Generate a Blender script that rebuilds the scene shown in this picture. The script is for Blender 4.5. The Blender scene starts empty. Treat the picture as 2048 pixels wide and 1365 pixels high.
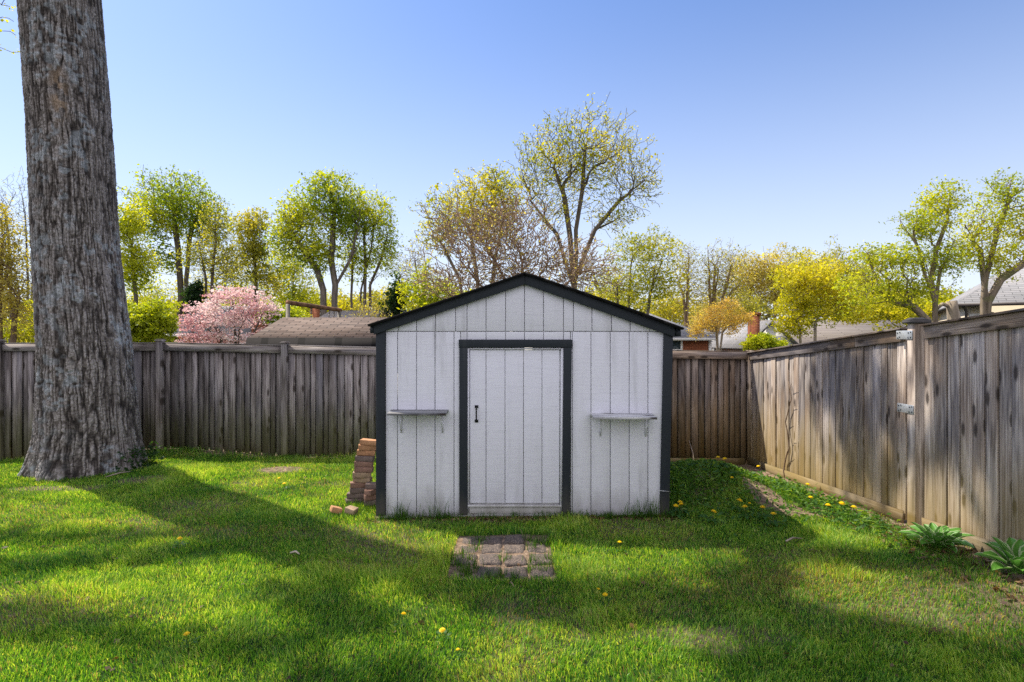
import bpy, math, random
import numpy as np
from mathutils import Vector
rng = np.random.default_rng(7)
random.seed(7)
SC = bpy.context.scene
COL = SC.collection
# ------------------------------------------------------------------ camera
CAMH, F = 1.82, 1138.0
cam = bpy.data.cameras.new('camera'); co = bpy.data.objects.new('camera', cam); COL.objects.link(co)
co.location = (0, 0, CAMH); co.rotation_euler = (math.radians(90), 0, 0)
cam.sensor_width = 36; cam.lens = 36*F/2048; cam.clip_end = 2000; cam.clip_start = 0.05
SC.camera = co
# ------------------------------------------------------------------ light
SX, SY, ST = -0.844, 0.536, 1.515          # towards the sun (horizontal unit), tan(elevation)
OFF = np.array([-SX/ST, -SY/ST])         # shadow offset per metre of height
el = math.atan(ST)
sun = bpy.data.lights.new('sun', 'SUN'); so = bpy.data.objects.new('sun', sun); COL.objects.link(so)
sun.energy = 5.0; sun.angle = math.radians(0.6); sun.color = (1.0, 0.92, 0.78)
so.rotation_euler = Vector((SX, SY, ST)).to_track_quat('Z', 'Y').to_euler(); so.location = (-20, 20, 40)
w = bpy.data.worlds.new('World'); SC.world = w; w.use_nodes = True
nt = w.node_tree; bg = nt.nodes['Background']
sky = nt.nodes.new('ShaderNodeTexSky'); sky.sky_type = 'NISHITA'; sky.sun_disc = False
sky.sun_elevation = el; sky.sun_rotation = math.atan2(SX, SY)
sky.air_density = 1.15; sky.dust_density = 1.2; sky.ozone_density = 2.0; sky.altitude = 0
def _wm(op, a, b, c=None):
    m = nt.nodes.new('ShaderNodeMath'); m.operation = op
    for i, v in enumerate((a, b) if c is None else (a, b, c)):
        if hasattr(v, 'links'): nt.links.new(v, m.inputs[i])
        else: m.inputs[i].default_value = v
    return m.outputs[0]
def _wmix(a, b, f, mode='MIX'):
    m = nt.nodes.new('ShaderNodeMix'); m.data_type = 'RGBA'; m.blend_type = mode
    for v, i in ((a, 6), (b, 7), (f, 0)):
        if hasattr(v, 'links'): nt.links.new(v, m.inputs[i])
        else: m.inputs[i].default_value = (*v, 1) if isinstance(v, tuple) else v
    return m.outputs[2]
# clear sky before the camera; unseen bright cloud added behind it to light the shed
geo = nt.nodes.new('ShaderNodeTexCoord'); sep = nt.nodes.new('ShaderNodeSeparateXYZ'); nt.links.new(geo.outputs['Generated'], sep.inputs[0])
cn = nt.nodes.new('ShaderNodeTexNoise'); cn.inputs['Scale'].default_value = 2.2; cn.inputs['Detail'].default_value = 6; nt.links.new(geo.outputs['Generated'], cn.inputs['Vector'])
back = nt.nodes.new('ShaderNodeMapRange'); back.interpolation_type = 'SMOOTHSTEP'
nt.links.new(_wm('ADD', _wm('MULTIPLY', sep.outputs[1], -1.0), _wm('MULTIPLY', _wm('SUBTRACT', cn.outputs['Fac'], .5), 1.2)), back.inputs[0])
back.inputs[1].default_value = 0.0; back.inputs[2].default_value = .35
skyc = _wmix(sky.outputs[0], (.72, .87, 1.17), 1.0, 'MULTIPLY')
hz = _wm('POWER', _wm('MAXIMUM', _wm('SUBTRACT', 1.0, _wm('DIVIDE', _wm('MAXIMUM', sep.outputs[2], 0.0), .58)), 0.0), 1.7)
skyc = _wmix(skyc, (6.3, 6.8, 7.6), hz)
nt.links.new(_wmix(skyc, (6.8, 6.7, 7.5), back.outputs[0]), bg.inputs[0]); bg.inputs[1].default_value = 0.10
SC.view_settings.view_transform = 'Standard'; SC.view_settings.look = 'None'
SC.view_settings.exposure = 0.66; SC.view_settings.gamma = 1
SC.cycles.use_adaptive_sampling = True; SC.cycles.adaptive_threshold = 0.008
SC.cycles.max_bounces = 6; SC.cycles.diffuse_bounces = 3; SC.cycles.transmission_bounces = 3
SC.cycles.use_denoising = False

# ------------------------------------------------------------------ helpers
def G(px, py, z=0.0):
    """ground point seen at photo pixel, for ground height z"""
    Y = (CAMH - z)*F/(py - 682.0)
    return np.array([(px - 1024.0)/F*Y, Y, z])
def A(px, py, Y):
    return np.array([(px - 1024.0)/F*Y, Y, CAMH + (682.0 - py)/F*Y])

def _h(ix, iy, s):
    v = np.sin(ix*127.1 + iy*311.7 + s*74.7)*43758.5453
    return v - np.floor(v)
def vn(x, y, s=0):
    ix = np.floor(x); iy = np.floor(y); fx = x-ix; fy = y-iy
    fx = fx*fx*(3-2*fx); fy = fy*fy*(3-2*fy)
    a = _h(ix, iy, s); b = _h(ix+1, iy, s); c = _h(ix, iy+1, s); d = _h(ix+1, iy+1, s)
    return (a*(1-fx)+b*fx)*(1-fy) + (c*(1-fx)+d*fx)*fy
def fbm(x, y, s=0, o=3):
    t = 0; a = 0.5; n = 0
    for i in range(o):
        t = t + a*vn(x*2**i, y*2**i, s+i*7); n += a; a *= .5
    return t/n
def sst(e0, e1, x):
    t = np.clip((x-e0)/(e1-e0), 0, 1); return t*t*(3-2*t)
def gs(x, y, cx, cy, rx, ry): return np.exp(-((x-cx)/rx)**2 - ((y-cy)/ry)**2)
FX = 3.85                                  # x of the right fence
def hgt(x, y):
    x = np.asarray(x, float); y = np.asarray(y, float)
    z = 0.05*(fbm(x*.7, y*.7, 3, 2)-.5) + 0.02*(fbm(x*3, y*3, 5, 2)-.5)
    r = sst(2.0, 3.6, x)*sst(3.0, 4.0, y)
    fl = 0.09 - np.clip(y-4.7, -0.5, 4.6)*0.06
    z = z*(1-r*.7) + r*fl
    z += 0.27*gs(x, y, 2.45, 6.8, 0.66, 0.68) + 0.10*gs(x, y, 1.9, 6.7, .5, .6)
    z -= 0.10*sst(7.6, 9.2, y)*sst(1.0, 2.0, x)*(1-r)
    z += 0.07*gs(x, y, -5.6, 9.2, 1.1, .8) - 0.13*gs(x, y, -8.2, 9.2, 1.0, 1.2) - 0.08*gs(x, y, -3.2, 9.3, 1.2, .8)
    z += 0.05*gs(x, y, -4.6, 7.6, .7, .6) + 0.04*gs(x, y, -3.2, 8.0, .5, .35)
    z -= 0.9*sst(11, 26, y)
    return z
# shed footprint
SX0, SX1, SY0, SY1 = -1.40, 1.62, 5.87, 8.5
def grassp(x, y):
    """how much of the ground is covered by turf"""
    p = np.ones_like(x)
    n = fbm(x*2.5, y*2.5, 11, 3)
    p *= 1 - sst(.0, .3, (x-(3.30+.35*(n-.5)))) * sst(3.0, 3.3, y)*.9*(x < 3.95)
    p *= 1 - sst(.35, .65, gs(x, y, 2.80, 6.35, .26, .52)+.45*(n-.5))*.97
    p *= 1 - sst(.35, .65, gs(x, y, 2.95, 5.95, .26, .2)+.45*(n-.5))*.9
    p *= 1 - .75*gs(x, y, 2.4, 6.8, .6, .6)
    p *= 1 - sst(.4, .7, gs(x, y, 3.2, 6.0, .30, .35)+.4*(n-.5))*.9
    p *= 1 - sst(.4, .7, gs(x, y, 2.1, 6.25, .2, .12)+.4*(n-.5))*.6
    p *= 1 - sst(7.45, 7.9, y+.5*(n-.5))*sst(1.4, 1.8, x)*.95*(y < 9.4)
    p *= 1 - .85*sst(.4, .75, gs(x, y, -3.25, 7.95, .42, .22)+.7*(n-.5))
    p *= 1 - .7*sst(.4, .75, gs(x, y, -4.7, 7.35, .4, .25)+.7*(n-.5))
    p *= 1 - .7*sst(.4, .75, gs(x, y, -5.6, 7.0, .7, .18)+.7*(n-.5))
    p *= 1 - .5*sst(.5, .8, gs(x, y, 1.1, 3.5, .9, .22)+.9*(n-.5))
    p *= 1 - .45*sst(.55, .8, fbm(x*.9+4, y*1.3, 21, 3))
    p *= 1 - .75*sst(5.55, 5.8, y-.1*(n-.5))*sst(-1.45, -1.3, x)*(1-sst(1.6, 1.75, x))*(y < 5.9)
    p *= 1 - .9*sst(8.85, 9.1, y)*(n > .45)*(y < 9.4)
    ins = (x > SX0-.02) & (x < SX1+.02) & (y > SY0-.03) & (y < SY1)
    p = np.where(ins, 0, p)
    tr = ((x+6.03)**2 + (y-8.1)**2) < 0.66**2
    p = np.where(tr, 0, p)
    pv = (x > -.50) & (x < .34) & (y > 4.36) & (y < 5.30)
    p = np.where(pv, 0.0, p)
    return np.clip(p, 0, 1)

def wloc(o):
    v = Vector((0, 0, 0))
    while o: v += o.location; o = o.parent
    return np.array(v)
def tag(o, label=None, cat=None, group=None, kind=None):
    if label: o['label'] = label
    if cat: o['category'] = cat
    if group: o['group'] = group
    if kind: o['kind'] = kind
    return o
def empty(name, loc, label, cat, group=None):
    o = bpy.data.objects.new(name, None); COL.objects.link(o); o.location = tuple(float(v) for v in loc)
    o.empty_display_size = .1
    return tag(o, label, cat, group)
def raw_mesh(name, V, faces_by_n, mat, parent=None, origin=None, attrs=None, smooth=False):
    """faces_by_n: list of int arrays (k,n)"""
    V = np.asarray(V, float)
    o0 = wloc(parent) if parent else (np.asarray(origin, float) if origin is not None else np.zeros(3))
    me = bpy.data.meshes.new(name)
    me.vertices.add(len(V)); me.vertices.foreach_set('co', (V-o0).astype(np.float32).ravel())
    fl = [np.asarray(f, np.int32) for f in faces_by_n if len(f)]
    idx = np.concatenate([f.ravel() for f in fl])
    cnt = np.concatenate([np.full(len(f), f.shape[1], np.int32) for f in fl])
    me.loops.add(len(idx)); me.loops.foreach_set('vertex_index', idx)
    st = np.concatenate([[0], np.cumsum(cnt)[:-1]]).astype(np.int32)
    me.polygons.add(len(cnt)); me.polygons.foreach_set('loop_start', st)
    if smooth: me.polygons.foreach_set('use_smooth', np.ones(len(cnt), bool))
    me.update(calc_edges=True)
    for k, a in (attrs or {}).items():
        a = np.asarray(a, np.float32)
        if a.ndim == 1:
            t = me.attributes.new(k, 'FLOAT', 'POINT'); t.data.foreach_set('value', a)
        elif a.shape[1] == 3:
            t = me.attributes.new(k, 'FLOAT_VECTOR', 'POINT'); t.data.foreach_set('vector', a.ravel())
        else:
            t = me.attributes.new(k, 'FLOAT_COLOR', 'POINT'); t.data.foreach_set('color', a.ravel())
    if mat: me.materials.append(mat)
    o = bpy.data.objects.new(name, me); COL.objects.link(o)
    if parent: o.parent = parent
    elif origin is not None: o.location = tuple(float(v) for v in origin)
    return o

class MB:
    def __init__(s): s.v = []; s.f = []; s.p = []; s.r = []
    def hexa(s, c, axis=2, rnd=None, acr=0):
        """c: 8 corners (bottom 4 ccw, top 4 ccw)"""
        n = len(s.v); rnd = random.random() if rnd is None else rnd
        c = [np.asarray(q, float) for q in c]; o = c[0]
        oth = [k for k in range(3) if k != axis]
        for q in c:
            d = q-o
            s.v.append(q); s.p.append((d[oth[acr]], rnd*37.0 + d[oth[1-acr]], q[axis]+rnd*11)); s.r.append(rnd)
        for f in ((0, 3, 2, 1), (4, 5, 6, 7), (0, 1, 5, 4), (1, 2, 6, 5), (2, 3, 7, 6), (3, 0, 4, 7)):
            s.f.append(tuple(n+i for i in f))
    def box(s, a, b, axis=2, rnd=None, acr=0, jit=0):
        x0, y0, z0 = a; x1, y1, z1 = b
        c = [(x0, y0, z0), (x1, y0, z0), (x1, y1, z0), (x0, y1, z0), (x0, y0, z1), (x1, y0, z1), (x1, y1, z1), (x0, y1, z1)]
        if jit: c = [tuple(v+random.uniform(-jit, jit) for v in q) for q in c]
        s.hexa(c, axis, rnd, acr)
    def beam(s, p0, p1, wd, ht, up=(0, 0, 1), rnd=None):
        """bar from p0 to p1, square ends; wd sideways, ht along up"""
        p0 = np.array(p0, float); p1 = np.array(p1, float); d = p1-p0; L = np.linalg.norm(d); d = d/L
        u = np.array(up, float); u -= d*u.dot(d); u /= np.linalg.norm(u); r = np.cross(d, u)
        n = len(s.v); rnd = random.random() if rnd is None else rnd
        for t, q in ((0, p0), (L, p1)):
            for a, b in ((-1, -1), (1, -1), (1, 1), (-1, 1)):
                s.v.append(q+r*a*wd/2+u*b*ht/2); s.p.append((b*ht/2, rnd*37+a*wd/2, t+rnd*11)); s.r.append(rnd)
        for f in ((0, 1, 2, 3), (7, 6, 5, 4), (0, 4, 5, 1), (1, 5, 6, 2), (2, 6, 7, 3), (3, 7, 4, 0)):
            s.f.append(tuple(n+i for i in f))
    def slab(s, bl, br, tr, tl, th, rnd=None):
        bl, br, tr, tl = [np.array(q, float) for q in (bl, br, tr, tl)]
        nrm = np.cross(br-bl, tl-bl); nrm /= np.linalg.norm(nrm)
        n = len(s.v); rnd = random.random() if rnd is None else rnd
        ux = (br-bl)/np.linalg.norm(br-bl); uy = np.cross(nrm, ux)
        for off in (0, -th):
            for q in (bl, br, tr, tl):
                s.v.append(q+nrm*off); d = q-bl; s.p.append((d.dot(ux), d.dot(uy), off)); s.r.append(rnd)
        for f in ((0, 1, 2, 3), (7, 6, 5, 4), (0, 4, 5, 1), (1, 5, 6, 2), (2, 6, 7, 3), (3, 7, 4, 0)):
            s.f.append(tuple(n+i for i in f))
    def tube(s, pts, rad, k=8, cap=True):
        pts = [np.array(p, float) for p in pts]; n0 = len(s.v); N = len(pts); rnd = random.random()
        rad = [rad]*N if np.isscalar(rad) else rad
        for i, p in enumerate(pts):
            d = pts[min(i+1, N-1)]-pts[max(i-1, 0)]; d /= np.linalg.norm(d)
            a = np.cross(d, (0.31, .9, .27)); a /= np.linalg.norm(a); b = np.cross(d, a)
            for j in range(k):
                t = 2*math.pi*j/k
                s.v.append(p+(a*math.cos(t)+b*math.sin(t))*rad[i]); s.p.append((j*.02, rnd, i*.1)); s.r.append(rnd)
        for i in range(N-1):
            for j in range(k):
                j2 = (j+1) % k
                s.f.append((n0+i*k+j, n0+i*k+j2, n0+(i+1)*k+j2, n0+(i+1)*k+j))
        if cap:
            s.f.append(tuple(n0+j for j in range(k))[::-1]); s.f.append(tuple(n0+(N-1)*k+j for j in range(k)))
    def poly(s, pts, th, nrm=(0, -1, 0)):
        """flat polygon pts (front face), extruded back by th"""
        n0 = len(s.v); N = len(pts); nr = np.array(nrm, float); rnd = random.random()
        for off in (0, -th):
            for q in pts:
                q = np.array(q, float); s.v.append(q+nr*off); s.p.append((q[0], rnd*37, q[2])); s.r.append(rnd)
        s.f.append(tuple(range(n0, n0+N))); s.f.append(tuple(range(n0+2*N-1, n0+N-1, -1)))
        for i in range(N):
            j = (i+1) % N; s.f.append((n0+i, n0+N+i, n0+N+j, n0+j))
    def build(s, name, mat, parent=None, origin=None, bev=0, smooth=False):
        by = {}
        for f in s.f: by.setdefault(len(f), []).append(f)
        o = raw_mesh(name, np.array(s.v), [np.array(q) for q in by.values()], mat, parent, origin,
                     {'puv': np.array(s.p), 'rnd': np.array(s.r)}, smooth)
        if bev:
            b = o.modifiers.new('bevel', 'BEVEL'); b.width = bev; b.segments = 2; b.limit_method = 'ANGLE'
        return o

# ------------------------------------------------------------------ materials
class NM:
    def __init__(s, name):
        s.m = bpy.data.materials.new(name); s.m.use_nodes = True; s.t = s.m.node_tree
        s.b = s.t.nodes['Principled BSDF']; s.out = s.t.nodes['Material Output']
        s.b.inputs['Roughness'].default_value = .85; s.b.inputs['Specular IOR Level'].default_value = .25
    def n(s, typ, **kw):
        nd = s.t.nodes.new(typ)
        for k, v in kw.items():
            if k.startswith('i_'):
                key = k[2:].replace('_', ' '); nd.inputs[key].default_value = v
            else: setattr(nd, k, v)
        return nd
    def l(s, a, b): s.t.links.new(a, b); return s
    def attr(s, nm): return s.n('ShaderNodeAttribute', attribute_name=nm)
    def mp(s, vec, sc, loc=(0, 0, 0)):
        m = s.n('ShaderNodeMapping'); m.inputs['Scale'].default_value = sc; m.inputs['Location'].default_value = loc
        s.l(vec, m.inputs['Vector']); return m.outputs[0]
    def noise(s, vec, scale, detail=4, rough=.55, dist=0):
        q = s.n('ShaderNodeTexNoise'); q.inputs['Scale'].default_value = scale; q.inputs['Detail'].default_value = detail
        q.inputs['Roughness'].default_value = rough; q.inputs['Distortion'].default_value = dist
        if vec is not None: s.l(vec, q.inputs['Vector'])
        return q.outputs['Fac']
    def ramp(s, fac, stops):
        r = s.n('ShaderNodeValToRGB'); cr = r.color_ramp
        while len(cr.elements) < len(stops): cr.elements.new(.5)
        for e, (p, c) in zip(cr.elements, stops):
            e.position = p; e.color = (c, c, c, 1) if np.isscalar(c) else (*c, 1)
        s.l(fac, r.inputs[0]); return r.outputs[0]
    def mix(s, a, b, fac, mode='MIX'):
        m = s.n('ShaderNodeMix', data_type='RGBA', blend_type=mode)
        for v, i in ((a, 6), (b, 7)):
            if hasattr(v, 'links'): s.l(v, m.inputs[i])
            else: m.inputs[i].default_value = (*v, 1) if len(v) == 3 else v
        if hasattr(fac, 'links'): s.l(fac, m.inputs[0])
        else: m.inputs[0].default_value = fac
        return m.outputs[2]
    def math(s, op, a, b=0.0, c=None):
        m = s.n('ShaderNodeMath', operation=op)
        for i, v in enumerate((a, b) if c is None else (a, b, c)):
            if hasattr(v, 'links'): s.l(v, m.inputs[i])
            else: m.inputs[i].default_value = v
        return m.outputs[0]
    def bump(s, h, st=.4, d=.01):
        b = s.n('ShaderNodeBump'); b.inputs['Strength'].default_value = st; b.inputs['Distance'].default_value = d
        s.l(h, b.inputs['Height']); s.l(b.outputs[0], s.b.inputs['Normal'])
    def col(s, c):
        if hasattr(c, 'links'): s.l(c, s.b.inputs['Base Color'])
        else: s.b.inputs['Base Color'].default_value = (*c, 1)
        return s
    def pos(s): return s.n('ShaderNodeNewGeometry').outputs['Position']

def simple(name, c, rough=.7, metal=0, var=.25, sc=8, bump=.15):
    m = NM(name); p = m.n('ShaderNodeTexCoord').outputs['Object']
    n = m.noise(p, sc, 5)
    dk = tuple(v*(1-var) for v in c); lt = tuple(min(1, v*(1+var)) for v in c)
    m.col(m.ramp(n, [(.3, dk), (.7, lt)])); m.b.inputs['Roughness'].default_value = rough; m.b.inputs['Metallic'].default_value = metal
    m.bump(m.noise(p, sc*6, 3), bump, .01); return m.m

def wood(name, dark, mid, light, moss=(.16, .15, .05), foot_tint_z=(.0, .0), warm=None):
    """weathered board: grain rings, knots, per-board tone; foot tint: green stain rising from the ground, sunlit gold on the side fence"""
    m = NM(name); pv = m.attr('puv').outputs['Vector']; rnd = m.attr('rnd').outputs['Fac']
    g = m.noise(m.mp(pv, (150, 9, 1.6)), 1.0, 5, .65, .4)
    wv = m.n('ShaderNodeTexWave', wave_type='RINGS', rings_direction='SPHERICAL', wave_profile='SIN')
    m.l(m.mp(pv, (1, .12, .075)), wv.inputs['Vector']); wv.inputs['Scale'].default_value = 17
    wv.inputs['Distortion'].default_value = 5; wv.inputs['Detail'].default_value = 2; wv.inputs['Detail Scale'].default_value = 1.6
    streak = m.noise(m.mp(pv, (38, 3, .35)), 1.0, 4, .6)
    f = m.math('ADD', m.math('MULTIPLY', g, .70), m.math('ADD', m.math('MULTIPLY', wv.outputs['Fac'], .12), m.math('MULTIPLY', streak, .20)))
    c = m.ramp(f, [(.37, dark), (.50, mid), (.64, light)])
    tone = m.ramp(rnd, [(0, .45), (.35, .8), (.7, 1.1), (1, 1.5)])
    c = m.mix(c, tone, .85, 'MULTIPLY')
    hue = m.noise(m.mp(pv, (3, 1, .8)), 1.0, 2)
    c = m.mix(c, (.30, .30, .36), m.math('MULTIPLY', m.ramp(hue, [(.45, 0.), (.7, 1.)]), .28))
    if warm: c = m.mix(c, warm, m.math('MULTIPLY', m.ramp(hue, [(.3, 1.), (.5, 0.)]), .45))
    vo = m.n('ShaderNodeTexVoronoi', feature='F1'); vo.voronoi_dimensions = '2D'; _s = m.n('ShaderNodeSeparateXYZ'); m.l(pv, _s.inputs[0]); _c = m.n('ShaderNodeCombineXYZ'); m.l(m.math('MULTIPLY', _s.outputs[0], 8.0), _c.inputs[0]); m.l(m.math('MULTIPLY', _s.outputs[2], 2.6), _c.inputs[1]); m.l(_c.outputs[0], vo.inputs['Vector']); vo.inputs['Scale'].default_value = 1.0
    kn = m.ramp(m.math('ADD', vo.outputs['Distance'], m.math('MULTIPLY', m.noise(pv, 30, 2), .06)), [(.13, 1.), (.24, 0.)])
    on = m.math('GREATER_THAN', m.n('ShaderNodeSeparateColor').outputs[0], .5)
    sc_ = on.node.inputs[0].links[0].from_node; m.l(vo.outputs['Color'], sc_.inputs[0]); on.node.inputs[1].default_value = .62
    c = m.mix(c, (.035, .025, .02), m.math('MULTIPLY', m.math('MULTIPLY', kn, on), .85))
    sp = m.n('ShaderNodeSeparateXYZ'); m.l(m.pos(), sp.inputs[0])
    if foot_tint_z[1] > 0:
        zz = m.math('ADD', sp.outputs[2], m.math('MULTIPLY', m.math('SUBTRACT', m.noise(m.mp(pv, (6, 20, .8)), 1.0, 3), .5), -.9))
        mr = m.n('ShaderNodeMapRange'); m.l(zz, mr.inputs[0]); mr.inputs[1].default_value = foot_tint_z[1]; mr.inputs[2].default_value = foot_tint_z[0]
        c = m.mix(c, m.mix(c, moss, .75), m.math('MULTIPLY', mr.outputs[0], .85))
    m.col(c); m.bump(f, .5, .006); m.b.inputs['Roughness'].default_value = .9
    return m.m
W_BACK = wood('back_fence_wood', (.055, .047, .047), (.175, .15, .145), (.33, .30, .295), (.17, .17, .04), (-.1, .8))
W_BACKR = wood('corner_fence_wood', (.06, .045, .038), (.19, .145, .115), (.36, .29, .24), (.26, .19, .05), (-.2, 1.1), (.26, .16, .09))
W_RIGHT = wood('side_fence_wood', (.065, .054, .052), (.265, .22, .19), (.54, .465, .40), (.44, .31, .08), (-.1, 1.0), (.33, .22, .14))  # yellow stain at the foot, with sunlit gold put into its colour
W_RAIL = wood('rail_wood', (.06, .045, .038), (.20, .155, .125), (.36, .29, .24), warm=(.32, .2, .11))

def paint(name, c, dirt, wear=.5):
    m = NM(name); p = m.pos(); 
    st = m.noise(m.mp(p, (9, 9, .7)), 1.0, 4, .6); big = m.noise(m.mp(p, (2, 2, 1.2)), 1.0, 4)
    hl = m.noise(m.mp(p, (5, 5, 170)), 1.0, 2); vl = m.noise(m.mp(p, (230, 230, 6)), 1.0, 3)
    d = m.math('MULTIPLY', m.ramp(st, [(.52, 0.), (.78, 1.)]), m.ramp(big, [(.42, 0.), (.7, 1.)]))
    cc = m.mix(c, dirt, m.math('MULTIPLY', d, wear))
    cc = m.mix(cc, tuple(v*.80 for v in c), m.math('MULTIPLY', m.ramp(hl, [(.5, 0.), (.72, 1.)]), .55))
    cr = m.math('MULTIPLY', m.ramp(vl, [(.62, 0.), (.70, 1.)]), m.ramp(m.noise(m.mp(p, (3, 3, 3), (4, 2, 9)), 1.0, 5), [(.5, 0.), (.68, 1.)]))
    cc = m.mix(cc, dirt, m.math('MULTIPLY', cr, .8*wear))
    sp = m.n('ShaderNodeSeparateXYZ'); m.l(p, sp.inputs[0]); mr = m.n('ShaderNodeMapRange'); m.l(m.math('ADD', sp.outputs[2], m.math('MULTIPLY', m.math('SUBTRACT', m.noise(m.mp(p, (7, 7, 1.5)), 1.0, 4), .5), .55)), mr.inputs[0])
    mr.inputs[1].default_value = .30; mr.inputs[2].default_value = -.02
    cc = m.mix(cc, (.17, .15, .12), m.math('MULTIPLY', mr.outputs[0], .55*wear))
    m.col(cc); m.bump(m.math('ADD', hl, m.math('MULTIPLY', vl, .5)), .35, .003); m.b.inputs['Roughness'].default_value = .6
    return m.m
WHITE = paint('white_siding_paint', (.75, .755, .83), (.26, .26, .25), 1.0)
DOORP = paint('white_door_paint', (.75, .755, .84), (.33, .33, .33), .6)
SILLP = paint('peeling_sill_paint', (.62, .62, .62), (.10, .085, .07), 1.2)
TRIM = paint('dark_trim_paint', (.022, .028, .036), (.06, .065, .07), .8)
SHELFW = wood('shelf_wood', (.14, .14, .145), (.38, .38, .39), (.66, .65, .66))
METAL = simple('galvanised_steel', (.55, .57, .58), .45, .6, .15, 20)
BLACKM = simple('black_iron', (.02, .02, .022), .5, .5)
RUST = simple('rusty_pipe_steel', (.20, .11, .06), .8, .2, .5, 6)
GREYPIPE = simple('grey_pipe_steel', (.22, .20, .17), .7, .3, .3, 6)
GUTTER = simple('dark_gutter', (.06, .05, .05), .5, 0)
WHITET = simple('white_house_trim', (.75, .74, .72), .6, 0, .06)
BEIGE = simple('beige_siding', (.55, .48, .38), .8, 0, .06, 3)
GLASS = NM('window_glass'); GLASS.col((.04, .06, .07)); GLASS.b.inputs['Roughness'].default_value = .08; GLASS = GLASS.m

def shingle(name, c1, c2, bw=.3, bh=.14, mort=.015, patch=(.05, .045, .04)):
    m = NM(name); pv = m.attr('puv').outputs['Vector']
    br = m.n('ShaderNodeTexBrick'); m.l(pv, br.inputs['Vector']); br.inputs['Scale'].default_value = 1
    br.inputs['Brick Width'].default_value = bw; br.inputs['Row Height'].default_value = bh; br.inputs['Mortar Size'].default_value = mort*bh/.14
    br.inputs['Color1'].default_value = (*c1, 1); br.inputs['Color2'].default_value = (*c2, 1); br.inputs['Mortar'].default_value = (*[v*.3 for v in c1], 1)
    n = m.noise(m.mp(pv, (.8, 2.5, 1)), 1.2, 4); c = m.mix(br.outputs['Color'], patch, m.math('MULTIPLY', m.ramp(n, [(.48, 0.), (.75, 1.)]), .6))
    c = m.mix(c, m.ramp(m.noise(pv, 60, 2), [(.3, .6), (.7, 1.3)]), .6, 'MULTIPLY')
    m.col(c); m.bump(br.outputs['Fac'], -.5, .01); m.b.inputs['Roughness'].default_value = .95; return m.m
SH_BROWN = shingle('brown_shingles', (.125, .088, .07), (.22, .165, .135), .36, .12)
SH_GREY = shingle('grey_shingles', (.26, .26, .27), (.33, .32, .33), .5, .15, .010, (.2, .2, .2))
SH_TAN = shingle('tan_grey_shingles', (.20, .17, .155), (.25, .22, .20), 2.5, .16, .016, (.17, .15, .14))
SH_PALE = shingle('pale_shingles', (.45, .38, .33), (.52, .44, .39), .6, .15, .006, (.4, .35, .3))
SH_BLACK = shingle('black_shed_shingles', (.018, .017, .018), (.03, .028, .028), .3, .14)
BRICKW = shingle('brick_wall', (.26, .085, .04), (.36, .13, .065), .22, .075, .012, (.22, .09, .05))
PAVER = NM('aggregate_paver')
_p = PAVER.n('ShaderNodeTexCoord').outputs['Object']
_v = PAVER.n('ShaderNodeTexVoronoi'); PAVER.l(_p, _v.inputs['Vector']); _v.inputs['Scale'].default_value = 90
PAVER.col(PAVER.mix(PAVER.ramp(_v.outputs['Distance'], [(.0, (.27, .205, .16)), (.6, (.075, .062, .057))]), PAVER.ramp(PAVER.noise(_p, 9, 3), [(.3, .6), (.7, 1.25)]), .7, 'MULTIPLY'))
PAVER.bump(_v.outputs['Distance'], -.8, .006); PAVER = PAVER.m
def brickmat(name, c): return simple(name, c, .9, 0, .35, 14, .4)
BR = [brickmat('orange_brick', (.44, .23, .12)), brickmat('red_brick', (.25, .145, .11)), brickmat('tan_brick', (.34, .24, .16)), brickmat('brown_brick', (.17, .125, .11))]
STONE = simple('pale_stone', (.42, .36, .28), .9, 0, .3, 10, .5)
def barkm(name, c, lich=None):
    m = NM(name); p = m.pos(); n = m.noise(m.mp(p, (9, 9, 1.6)), 1.0, 4, .6)
    cc = m.ramp(n, [(.3, tuple(v*.45 for v in c)), (.7, tuple(v*1.35 for v in c))])
    if lich: cc = m.mix(cc, lich, m.ramp(m.noise(p, 2.5, 4), [(.5, 0.), (.62, .7)]))
    m.col(cc); m.bump(n, .6, .03); return m.m
BK_GREY = barkm('grey_bark', (.17, .145, .12)); BK_DARK = barkm('dark_bark', (.135, .11, .088)); BK_BROWN = barkm('brown_twig_bark', (.24, .165, .11))
BK_TWIG = barkm('sunlit_twig_bark', (.36, .25, .17)); BK_MOSS = barkm('mossy_bark', (.24, .19, .14), (.16, .17, .06)); BK_PALE = barkm('pale_bark', (.34, .28, .22))  # twig bark is the brown one brightened, sunlight put into its colour
def leafm(name, tr=.5, rough=.5, gain=1.0, tint=(1.35, 1.25, .4)):
    m = NM(name); c = m.attr('col').outputs['Color']
    m.col(c); m.b.inputs['Roughness'].default_value = rough
    t = m.n('ShaderNodeBsdfTranslucent'); m.l(m.mix(c, tint, 1.0, 'MULTIPLY'), t.inputs[0])
    x = m.n('ShaderNodeMixShader'); x.inputs[0].default_value = tr
    m.l(m.b.outputs[0], x.inputs[1]); m.l(t.outputs[0], x.inputs[2]); m.l(x.outputs[0], m.out.inputs[0]); return m.m
LEAF = leafm('young_leaves', .5); GRASSM = leafm('grass_blades', .5, .38, tint=(1.75, 1.45, .45)); PETAL = leafm('petals', .4); BLOSSOM = leafm('blossom', .45, tint=(1.0, 1.0, .95))

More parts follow.
